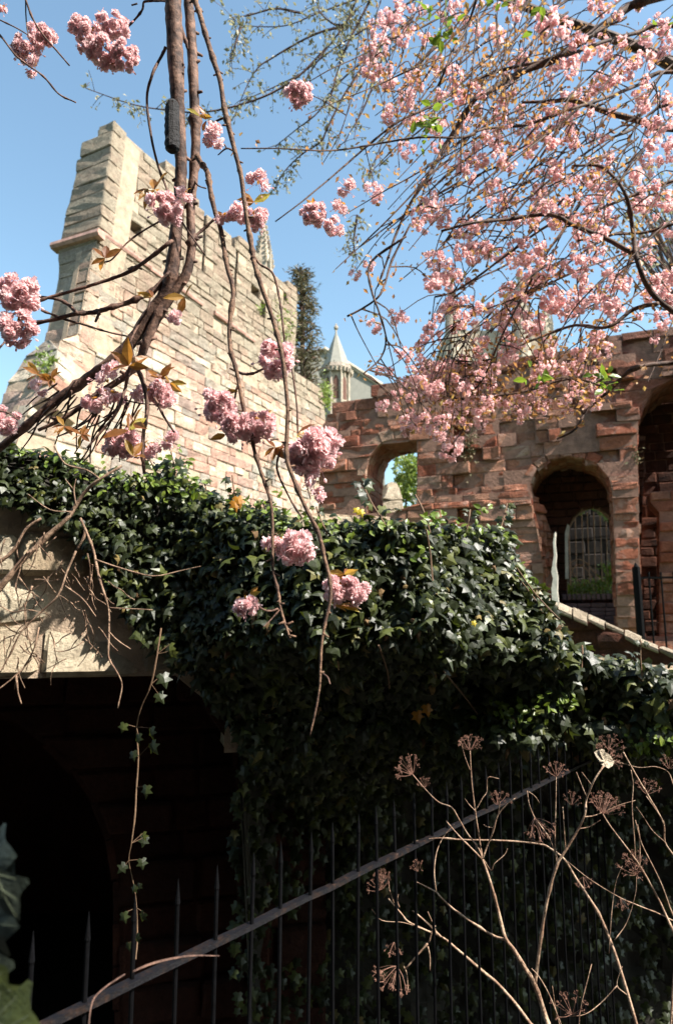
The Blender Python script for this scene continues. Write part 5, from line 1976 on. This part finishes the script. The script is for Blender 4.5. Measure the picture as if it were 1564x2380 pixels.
# ------------------------------------------------------------------ church behind: turret, roof, spires
def prism(mb, cx, cy, z0, z1, r0, r1, n=8, rot=PI / 8, cap=True):
    a = [(cx + r0 * math.cos(rot + 2 * PI * k / n), cy + r0 * math.sin(rot + 2 * PI * k / n), z0) for k in range(n)]
    b = [(cx + r1 * math.cos(rot + 2 * PI * k / n), cy + r1 * math.sin(rot + 2 * PI * k / n), z1) for k in range(n)]
    fs = [(k, (k + 1) % n, (k + 1) % n + n, k + n) for k in range(n)]
    if cap:
        fs += [tuple(range(n, 2 * n)), tuple(range(n - 1, -1, -1))]
    mb.add(a + b, fs)


def zat(y, Y, x=782):
    return wp(x, y, Y).z


YT = 40.0
c = wp(781, 900, YT)
tur = thing('church_turret', 'octagonal stone turret with a pointed roof and a ball finial', 'turret', (c.x, c.y, 1.5))
u_ = YT / FPX * 1.12
mb = MB()
prism(mb, c.x, c.y, 1.4, zat(868, YT), 24 * u_ * 1.15, 24 * u_ * 1.15)
for k in range(8):
    a = PI / 8 + 2 * PI * k / 8
    r = 25 * u_ * 1.17
    prism(mb, c.x + r * math.cos(a), c.y + r * math.sin(a), 1.4, zat(866, YT), .1, .1, 6)
mb.build('shaft', M['grey_stone'], tur)
mb = MB()
prism(mb, c.x, c.y, zat(868, YT), zat(862, YT), 29 * u_ * 1.12, 31 * u_ * 1.15)
prism(mb, c.x, c.y, zat(862, YT) + .003, zat(853, YT), 31 * u_ * 1.13, 29 * u_ * 1.15)
for k in range(24):
    a = 2 * PI * k / 24
    r = 29 * u_ * 1.17
    prism(mb, c.x + r * math.cos(a), c.y + r * math.sin(a), zat(873, YT), zat(864, YT), .09, .12, 4)
mb.build('cornice', M['grey_stone'], tur)
mb = MB()
prism(mb, c.x, c.y, zat(853, YT) + .003, zat(775, YT), 28 * u_ * 1.1, 2.2 * u_)
mb.build('roof', M['slate'], tur)
mb = MB()
for (z0, z1, r0, r1) in ((776, 768, 2, 2), (768, 764, 2, 5), (764, 760, 5, 5), (760, 756, 5, 2), (756, 752, 2.5, .8)):
    prism(mb, c.x, c.y, zat(z0, YT) + .002, zat(z1, YT), r0 * u_, r1 * u_, 8)
mb.build('finial', M['grey_stone'], tur)
wmat = mat_plain('dark_opening', (0.10, 0.045, 0.03), .9, .3, 4, 0)
for k in range(8):
    a = 2 * PI * k / 8
    r = 24 * u_ * 1.15 * math.cos(PI / 8) + .012
    n = Vector((math.cos(a), math.sin(a), 0))
    t = Vector((-n.y, n.x, 0))
    if n.y > .3:
        continue
    mb = MB()
    q = Vector((c.x, c.y, 0)) + n * r
    hw = .16
    z0, z1 = zat(935, YT), zat(893, YT)
    prof = [(-hw, z0), (hw, z0), (hw, z1), (hw * .6, z1 + .2), (0, z1 + .36), (-hw * .6, z1 + .2), (-hw, z1)]
    v1 = [q + t * x + Vector((0, 0, z)) for x, z in prof]
    mb.add(v1 + [p - n * .05 for p in v1], [tuple(range(7))] + [(i, (i + 1) % 7, (i + 1) % 7 + 7, i + 7) for i in range(7)])
    mb.build('lancet', wmat, tur)
# church roof slope behind the turret
rf = thing('church_roof', 'pale slate church roof running down behind the pointed turret', 'roof', tuple(wp(800, 1440, 48)))
mb = MB()
Yr = 48
a, b = wp(738, 812, Yr), wp(880, 898, Yr)
t0, t1 = wp(748, 812, Yr), wp(884, 896, Yr)
for (p, q) in ((wp(752, 812, Yr), wp(886, 897, Yr)),):
    lo0, lo1 = Vector((p.x - 4, p.y + 6, 5)), Vector((q.x, q.y + 6, 5))
    mb.add([p, q, Vector((q.x + .3, q.y - 1.5, 4)), Vector((p.x - 4, p.y - 1.5, 4)), Vector((p.x - 4, p.y, p.z)), lo0, lo1], [(0, 1, 2, 3, 4), (4, 5, 6, 1, 0), (1, 6, 2)])
mb.build('slope', M['slate'], rf)
mb = MB()
p, q = wp(752, 811, Yr), wp(886, 896, Yr)
tube(mb, [p, q], [.22, .22], 6, 1, 0)
mb.build('coping', M['white_lime'], rf)


def spire(name, label, cx_px, ytip, ybase, wbase, Y, stagepx=60, crock=9, parent=None):
    c = wp(cx_px, ytip, Y)
    o = thing(name, label, 'spire', (c.x, c.y, 1.5))
    u = Y / FPX
    zt, zb = zat(ytip, Y), zat(ybase, Y)
    r = wbase * .5 * u * 1.1
    mb = MB()
    prism(mb, c.x, c.y, zb, zt, r, .05, 8)
    mb.build('pyramid', M['grey_stone'], o)
    for k in range(8):
        mb = MB()
        a = PI / 8 + 2 * PI * k / 8
        tube(mb, [(c.x + r * math.cos(a), c.y + r * math.sin(a), zb), (c.x, c.y, zt)], [.05, .03], 4, 1, 0)
        for j in range(crock):
            t = (j + .5) / crock
            rr = r * (1 - t) + .05
            s = .17 * (1 - t * .4) * min(1.2, wbase / 34)
            x, y, z = c.x + rr * math.cos(a), c.y + rr * math.sin(a), zb + (zt - zb) * t
            prism(mb, x + math.cos(a) * s * .4, y + math.sin(a) * s * .4, z, z + s * 1.2, s * .35, s * .75, 5)
        mb.build('crocketed_rib', M['grey_stone'], o)
    mb = MB()
    zs = zat(ybase + stagepx, Y)
    prism(mb, c.x, c.y, 1.4, zb + .003, r * 1.02, r * 1.02, 8)
    for k in range(4):
        a = PI / 4 + PI / 2 * k
        prism(mb, c.x + r * math.cos(a) * 1.15, c.y + r * math.sin(a) * 1.15, zs, zb + .35, .14, .14, 4)
        prism(mb, c.x + r * math.cos(a) * 1.15, c.y + r * math.sin(a) * 1.15, zb + .353, zb + 1.3, .14, .01, 4)
    mb.build('shaft', M['grey_stone'], o)
    return o


spire('crocketed_spire', 'tall crocketed stone spire peeping over the sloping top of the tall wall', 614, 512, 625, 42, 50)
spire('slim_pinnacle', 'slim grey pinnacle left of the church tower behind the blossom', 1048, 640, 745, 26, 46, 50, 7)
spire('broad_pinnacle', 'broad grey pinnacle at the middle of the church tower behind the blossom', 1206, 622, 745, 34, 46, 50, 7)
spire('short_pinnacle', 'short grey pinnacle at the right of the church tower behind the blossom', 1266, 708, 765, 24, 46, 40, 5)
c0_, c1_ = wp(1036, 768, 47), wp(1292, 768, 47)
ct = thing('church_tower', 'grey church tower top half hidden behind the cherry blossom', 'tower', (c0_.x, c0_.y, 1.5))
mb = MB()
mb.add([(c0_.x, 47, 1.4), (c1_.x, 47, 1.4), (c1_.x, 47, c0_.z), (c0_.x, 47, c0_.z), (c0_.x, 54, 1.4), (c1_.x, 54, 1.4), (c1_.x, 54, c0_.z), (c0_.x, 54, c0_.z)],
       [(0, 1, 2, 3), (1, 5, 6, 2), (5, 4, 7, 6), (4, 0, 3, 7), (3, 2, 6, 7)])
mb.build('wall', M['grey_stone'], ct)
mb = MB()
x = c0_.x
while x < c1_.x - .5:
    mb.add([(x, 46.9, c0_.z + .01), (x + .5, 46.9, c0_.z + .01), (x + .5, 46.9, c0_.z + .7), (x, 46.9, c0_.z + .7), (x, 47.4, c0_.z + .01), (x + .5, 47.4, c0_.z + .01), (x + .5, 47.4, c0_.z + .7), (x, 47.4, c0_.z + .7)],
           [(0, 1, 2, 3), (1, 5, 6, 2), (4, 0, 3, 7), (3, 2, 6, 7), (5, 4, 7, 6)])
    x += 1.0
mb.build('battlement', M['grey_stone'], ct)

# ------------------------------------------------------------------ near iron fence
fence = thing('iron_fence', 'black iron fence with spear topped bars and a rusting top rail', 'fence', tuple(FL0))
mb = MB()
P0, P1 = FL0 + Vector((0, 0, RAILZ)), FL1 + Vector((0, 0, RAILZ))
nseg = 46
hw, hh = .0105, .005
vs = []
for i in range(nseg + 1):
    p = P0.lerp(P1, i / nseg) + Vector((0, 0, .003 * nz((i, 0, 0), .7)))
    for (a, b) in ((-hw, -hh), (hw, -hh), (hw * .9, hh), (-hw * .9, hh)):
        vs.append(p + FN * a + Vector((0, 0, b + random.uniform(-.0012, .0012))))
fs = []
for i in range(nseg):
    for k in range(4):
        k2 = (k + 1) % 4
        fs.append((i * 4 + k, i * 4 + k2, i * 4 + 4 + k2, i * 4 + 4 + k))
fs += [(0, 1, 2, 3), (nseg * 4, nseg * 4 + 1, nseg * 4 + 2, nseg * 4 + 3)]
mb.add(vs, fs)
mb.build('rail', M['rail'], fence)
s = -1.6
while s < 2.75:
    b = F0 + FD * s
    lean = Vector((random.uniform(-.006, .006), 0, 0))
    mb = MB()
    tz = RAILZ + .15
    low = 0.0 if s < -.1 else -1.1
    tube(mb, [b + Vector((0, 0, low)), b + Vector((0, 0, .45)), b + Vector((0, 0, RAILZ)) + lean, b + Vector((0, 0, tz - .05)) + lean * 1.3, b + Vector((0, 0, tz - .046)) + lean * 1.3, b + Vector((0, 0, tz)) + lean * 1.4],
         [.0045, .0045, .0045, .0043, .0056, .0006], 8, 1, .05, 0, False)
    mb.build('bar', M['iron'], fence)
    s += .10
# ivy twig caught on the rail
mb = MB()
tube(mb, [wp(205, 2400, 1.1), wp(215, 2330, 1.12), wp(245, 2295, 1.14), (wp(290, 2265, 1.2))], [.0014] * 4, 5, 4)
tube(mb, [wp(310, 2258, 1.2), wp(360, 2238, 1.26), wp(440, 2222, 1.3), wp(510, 2222, 1.34)], [.0015, .002, .0018, .001], 5, 4)
tag(mb.build('fallen_twig', M['bark_limb']), 'two thin dry twigs lying along the rail near the lower left corner', 'twig')

# ------------------------------------------------------------------ dry umbellifer stalks (lower right)
def umbel(mb, p, d, R, n=12, heads=6, spread=1.0):
    d = Vector(d).normalized()
    a = d.orthogonal().normalized()
    b = d.cross(a)
    for k in range(n):
        ph = 2.4 * k + random.uniform(0, .5)
        th = spread * math.sqrt((k + .5) / n) * 1.1
        dr = (d * math.cos(th) + (a * math.cos(ph) + b * math.sin(ph)) * math.sin(th)).normalized()
        e = p + dr * R * random.uniform(.8, 1.1)
        tube(mb, [p, p.lerp(e, .5) - d * R * .08 * th, e], [R * .015, R * .011, R * .010], 4, 2)
        for j in range(heads):
            d2 = (dr + Vector((random.gauss(0, .6), random.gauss(0, .6), random.gauss(0, .6)))).normalized()
            e2 = e + d2 * R * .22
            tube(mb, [e, e2], [R * .010, R * .010], 3, 1)
            q = .028 * R
            mb.add([e2 + Vector((q, 0, 0)), e2 + Vector((-q, 0, 0)), e2 + Vector((0, q, 0)), e2 + Vector((0, 0, q * 1.6)), e2 - Vector((0, 0, q))],
                   [(0, 2, 3), (2, 1, 3), (0, 2, 4), (2, 1, 4), (0, 1, 3), (0, 1, 4)])


def zp(x, y):      # zoom-region coordinates of the lower right photo quarter -> frame points
    return (770.7 + .5072 * x, 1647.5 + .5072 * y)


def dryplant(label, base, Y, stems, umb, group=None):
    o = thing('dry_umbel_plant', label, 'dried plant', base, group)
    mb = MB()
    for pts, w0, w1, z0, z1 in stems:
        pline(mb, [zp(*q) for q in pts], w0 * .64, w1 * .56, z0, z1, 7, 4, .01, .10, .08)
    mb.build('stem', M['dry'], o, smooth=True)
    for (x, y, r, dx, dz, n) in umb:
        m2 = MB()
        px, py = zp(x, y)
        umbel(m2, wp(px, py, Y), (dx, -.2, dz), r * .5072 * Y / FPX * .95, n)
        m2.build('umbel', M['dry_umbel'], o)
    return o


Y1 = 2.1
g1 = 'dry umbel plants beside the fence'
b1 = wp(1290, 2700, Y1)
dryplant('tallest pale dry stalk forking twice in front of the iron rail', (b1.x, b1.y, 0), Y1, [
    ([(1030, 1600), (1000, 1480), (975, 1400), (930, 1265), (880, 1180), (830, 1100), (795, 1050), (770, 960), (745, 860), (715, 760), (690, 690)], 19, 9, Y1, Y1),
    ([(930, 1265), (945, 1150), (965, 1000), (990, 860), (1030, 720), (1070, 650), (1130, 550), (1160, 480), (1165, 420), (1200, 330), (1245, 262)], 11, 6, Y1, Y1 - .05),
    ([(800, 1060), (740, 1040), (660, 990), (560, 920), (500, 865), (475, 838), (400, 800), (375, 790)], 9, 4, Y1, Y1 + .1),
    ([(690, 690), (640, 640), (590, 590), (550, 545), (525, 515)], 6, 4, Y1, Y1 + .03),
    ([(690, 690), (672, 640), (620, 570), (585, 510), (548, 452), (490, 428), (430, 370), (370, 300)], 5, 4, Y1, Y1 + .08),
    ([(690, 690), (675, 590), (660, 490), (648, 400), (640, 320), (633, 190)], 6, 4, Y1, Y1),
    ([(633, 280), (610, 220), (592, 150)], 3, 2, Y1, Y1),
    ([(690, 690), (715, 620), (740, 560), (760, 490), (800, 440), (840, 410)], 6, 3, Y1, Y1 - .04),
    ([(735, 560), (762, 480), (770, 425)], 4, 3, Y1, Y1 - .04),
    ([(735, 545), (710, 540), (695, 530)], 3, 2, Y1, Y1),
    ([(655, 465), (630, 440), (610, 412)], 3, 2, Y1, Y1),
    ([(660, 465), (690, 410), (710, 380), (715, 315), (765, 320)], 3, 2, Y1, Y1),
    ([(695, 690), (730, 740), (745, 710), (790, 670), (805, 640)], 3, 2, Y1, Y1),
    ([(478, 838), (470, 750), (480, 660), (510, 590), (560, 530)], 4, 2, Y1, Y1 + .05),
    ([(1030, 715), (1022, 600), (1025, 470), (1028, 310)], 5, 3, Y1, Y1),
    ([(1070, 650), (1065, 560), (1058, 450)], 4, 3, Y1, Y1),
    ([(1165, 400), (1140, 340), (1120, 290)], 4, 3, Y1, Y1), ([(1190, 350), (1160, 310), (1145, 290)], 3, 2, Y1, Y1),
    ([(1160, 495), (1200, 490), (1250, 470), (1320, 440), (1390, 420)], 4, 2, Y1, Y1),
    ([(1130, 550), (1180, 540), (1230, 510)], 3, 2, Y1, Y1),
    ([(1040, 705), (1000, 600), (960, 540), (930, 500), (905, 440), (895, 375)], 4, 3, Y1, Y1 + .05),
    ([(895, 375), (930, 400), (950, 430)], 2, 2, Y1, Y1),
], [(370, 300, 72, -.6, .7, 16), (430, 360, 40, -.3, .8, 9), (633, 190, 62, 0, 1, 16), (1028, 310, 60, -.1, 1, 14), (930, 500, 85, .3, -1, 16), (1245, 480, 80, .2, .9, 18), (1245, 250, 70, .5, .7, 18), (760, 440, 55, .2, 1, 11), (395, 745, 40, -.2, .9, 9), (1100, 440, 50, .2, 1, 10)], g1)
Y2 = 2.5
b2 = wp(1300, 2800, Y2)
dryplant('leaning dry stalk that passes behind the fence bars low down', (b2.x, b2.y, 0), Y2, [
    ([(1060, 1600), (980, 1520), (910, 1444), (840, 1350), (760, 1260), (700, 1210), (630, 1150), (560, 1090), (510, 1050), (420, 1010), (350, 975), (320, 940), (260, 870)], 12, 5, Y2, Y2 + .1),
    ([(480, 1035), (470, 1000), (440, 930)], 4, 3, Y2, Y2), ([(445, 1070), (460, 1020), (475, 993)], 6, 4, Y2, Y2), ([(440, 1075), (400, 1120), (340, 1190)], 6, 6, Y2, Y2),
    ([(500, 1045), (430, 975), (370, 925)], 7, 5, Y2, Y2), ([(440, 1090), (450, 1140), (450, 1200)], 6, 3, Y2, Y2),
    ([(420, 1010), (330, 980), (230, 970), (185, 920)], 3, 2, Y2, Y2), ([(310, 910), (300, 880), (305, 850)], 4, 3, Y2, Y2), ([(285, 890), (265, 830), (262, 790)], 4, 2, Y2, Y2),
    ([(350, 1300), (345, 1220), (330, 1180)], 4, 3, Y2, Y2),
], [(300, 1180, 90, -.5, -.8, 16), (225, 830, 60, -.3, .8, 11), (285, 1070, 50, -.2, -.9, 8), (230, 800, 50, .1, 1, 9)], g1)
Y3 = 2.0
b3 = wp(1560, 2800, Y3)
dryplant('right hand dry stalks spreading up to the edge of the picture', (b3.x, b3.y, 0), Y3, [
    ([(1430, 1600), (1395, 1444), (1350, 1290), (1300, 1130), (1235, 965), (1180, 870), (1120, 780), (1065, 690), (1000, 640), (950, 620), (800, 605), (600, 600), (500, 593), (420, 600), (370, 612)], 11, 4, Y3, Y3 + .25),
    ([(1620, 1120), (1564, 1020), (1500, 880), (1440, 770), (1390, 690), (1330, 610), (1270, 530), (1240, 480)], 8, 4, Y3, Y3),
    ([(1620, 1050), (1560, 940), (1520, 830), (1480, 740), (1420, 620), (1390, 510)], 5, 3, Y3, Y3),
    ([(1620, 760), (1564, 670), (1525, 610), (1520, 530), (1480, 450), (1420, 350), (1380, 280), (1335, 200)], 6, 5, Y3, Y3),
    ([(1390, 690), (1385, 590), (1375, 450), (1380, 350), (1370, 280)], 4, 3, Y3, Y3), ([(1410, 740), (1410, 600), (1400, 530)], 5, 3, Y3, Y3),
    ([(1525, 610), (1470, 560), (1430, 500), (1395, 450)], 3, 2, Y3, Y3), ([(1440, 400), (1510, 500), (1525, 530)], 3, 2, Y3, Y3),
    ([(1564, 350), (1540, 290), (1480, 265), (1400, 268), (1270, 230)], 3, 2, Y3, Y3),
    ([(1545, 1600), (1555, 1400), (1564, 1250), (1580, 1100)], 8, 7, Y3, Y3),
    ([(1560, 970), (1500, 940), (1400, 900), (1310, 860), (1180, 780), (1080, 700)], 4, 2, Y3, Y3),
    ([(1350, 1310), (1305, 1265), (1330, 1180)], 4, 2, Y3, Y3), ([(1305, 1270), (1230, 1350), (1160, 1400), (1090, 1410)], 3, 2, Y3, Y3),
    ([(1070, 1500), (1000, 1320), (950, 1230), (915, 1190)], 4, 3, Y3, Y3), ([(1130, 1500), (1140, 1370), (1190, 1170)], 3, 3, Y3, Y3), ([(1060, 1500), (1030, 1400), (1010, 1270)], 3, 2, Y3, Y3),
    ([(1270, 1120), (1280, 950), (1300, 800), (1330, 720)], 3, 2, Y3, Y3), ([(1295, 1060), (1350, 980), (1390, 850), (1395, 770)], 3, 2, Y3, Y3),
], [(1240, 480, 60, .2, 1, 14), (1395, 760, 70, -.3, .7, 13), (1440, 390, 60, .2, .9, 12), (1545, 275, 50, .1, 1, 12), (1270, 190, 60, .3, .9, 12), (1100, 1400, 80, -.3, .7, 11), (1320, 870, 40, .2, -1, 8), (1150, 770, 45, .2, -1, 9), (1410, 720, 60, -.5, .6, 10)], g1)
# pale papery scrap of dead leaf caught on the stalk
mb = MB()
scatter(mb, LONG[0] * np.array([2.4, 1, 2]), LONG[1], [wp(1380, 1748, 2.0), wp(1392, 1742, 2.0), wp(1388, 1768, 2.0)], [(.3, -1, .6), (.8, -.8, .3), (0, -1, .6)], [(.8, 0, -.5), (1, 0, -.9), (1, 0, 0.02)], [.042, .036, .05])
tag(mb.build('papery_leaf', M['white_lime']), 'pale papery dead leaf caught on top of a dry stalk', 'leaf')

# ------------------------------------------------------------------ bare shrub at left
bare = thing('bare_shrub', 'leafless brown shrub twigs crossing the sunlit stone above the arch', 'shrub', tuple(wp(-120, 1560, 3.05)))


def z5(x, y):
    return (.5072 * x, 1037.2 + .5072 * y)


mb = MB()
YB = 2.95
for pts, w0, w1, dz in (
        ([(-200, 840), (-60, 710), (0, 650), (100, 530), (200, 430), (310, 330), (350, 270), (400, 200), (460, 150), (560, 90)], 17, 6, 0),
        ([(460, 150), (400, 110), (300, 80), (250, 0)], 5, 4, 0),
        ([(370, 330), (400, 400), (430, 480), (450, 580), (480, 680), (500, 760), (500, 880), (500, 970), (540, 1040), (560, 1100), (540, 1200)], 7, 3, -.1),
        ([(350, 480), (310, 570), (270, 680), (200, 750), (100, 850), (50, 950), (0, 1040)], 6, 3, -.08),
        ([(370, 330), (390, 400), (350, 480)], 6, 6, -.04),
        ([(180, 830), (160, 920), (120, 1000), (75, 1050), (0, 1110), (-60, 1150)], 4, 3, -.08),
        ([(75, 1050), (85, 1130), (100, 1180)], 4, 3, -.08),
        ([(440, 520), (560, 560), (700, 595), (830, 570), (920, 550)], 4, 2, -.12),
        ([(500, 740), (600, 745), (700, 750)], 3, 2, -.12),
        ([(300, 640), (380, 700), (440, 780)], 4, 3, -.1), ([(350, 270), (340, 200), (350, 150)], 4, 2, 0), ([(340, 200), (300, 150)], 3, 2, 0),
        ([(330, 300), (230, 290), (130, 220)], 3, 2, 0), ([(-40, 560), (60, 480), (120, 380), (190, 330)], 9, 5, 0),
        ([(0, 730), (60, 760), (130, 750), (220, 770)], 3, 2, -.05), ([(130, 540), (170, 560)], 4, 2, 0),
        ([(270, 680), (300, 760), (340, 830)], 3, 2, -.08), ([(500, 850), (540, 890), (600, 930)], 4, 2, -.1), ([(150, 640), (120, 720), (110, 800)], 4, 2, -.03)):
    pline(mb, [z5(*q) for q in pts], w0, w1, YB + dz, YB + dz, 6, 4, .02, .15, .15)
mb.build('stems', M['bark_bare'], bare, smooth=True)
tb = MB()
for k in range(70):
    x, y = random.uniform(-20, 500), random.uniform(380, 1000)
    if x > 320 and y < 480:
        continue
    L = random.uniform(50, 190)
    a = random.uniform(.6, 2.9)
    pts = [(x, y)]
    for j in range(4):
        x += math.cos(a) * L / 4
        y += math.sin(a) * L / 4
        a += random.uniform(-.4, .4)
        pts.append((x, y))
    pline(tb, [z5(*q) for q in pts], 3, 1.6, YB - .05, YB - .0, 4, 3, .03, .15, .1)
tb.build('twigs', M['bark_bare'], bare)
print('built', len(bpy.data.objects), 'objects', sum(len(m.polygons) for m in bpy.data.meshes), 'faces')
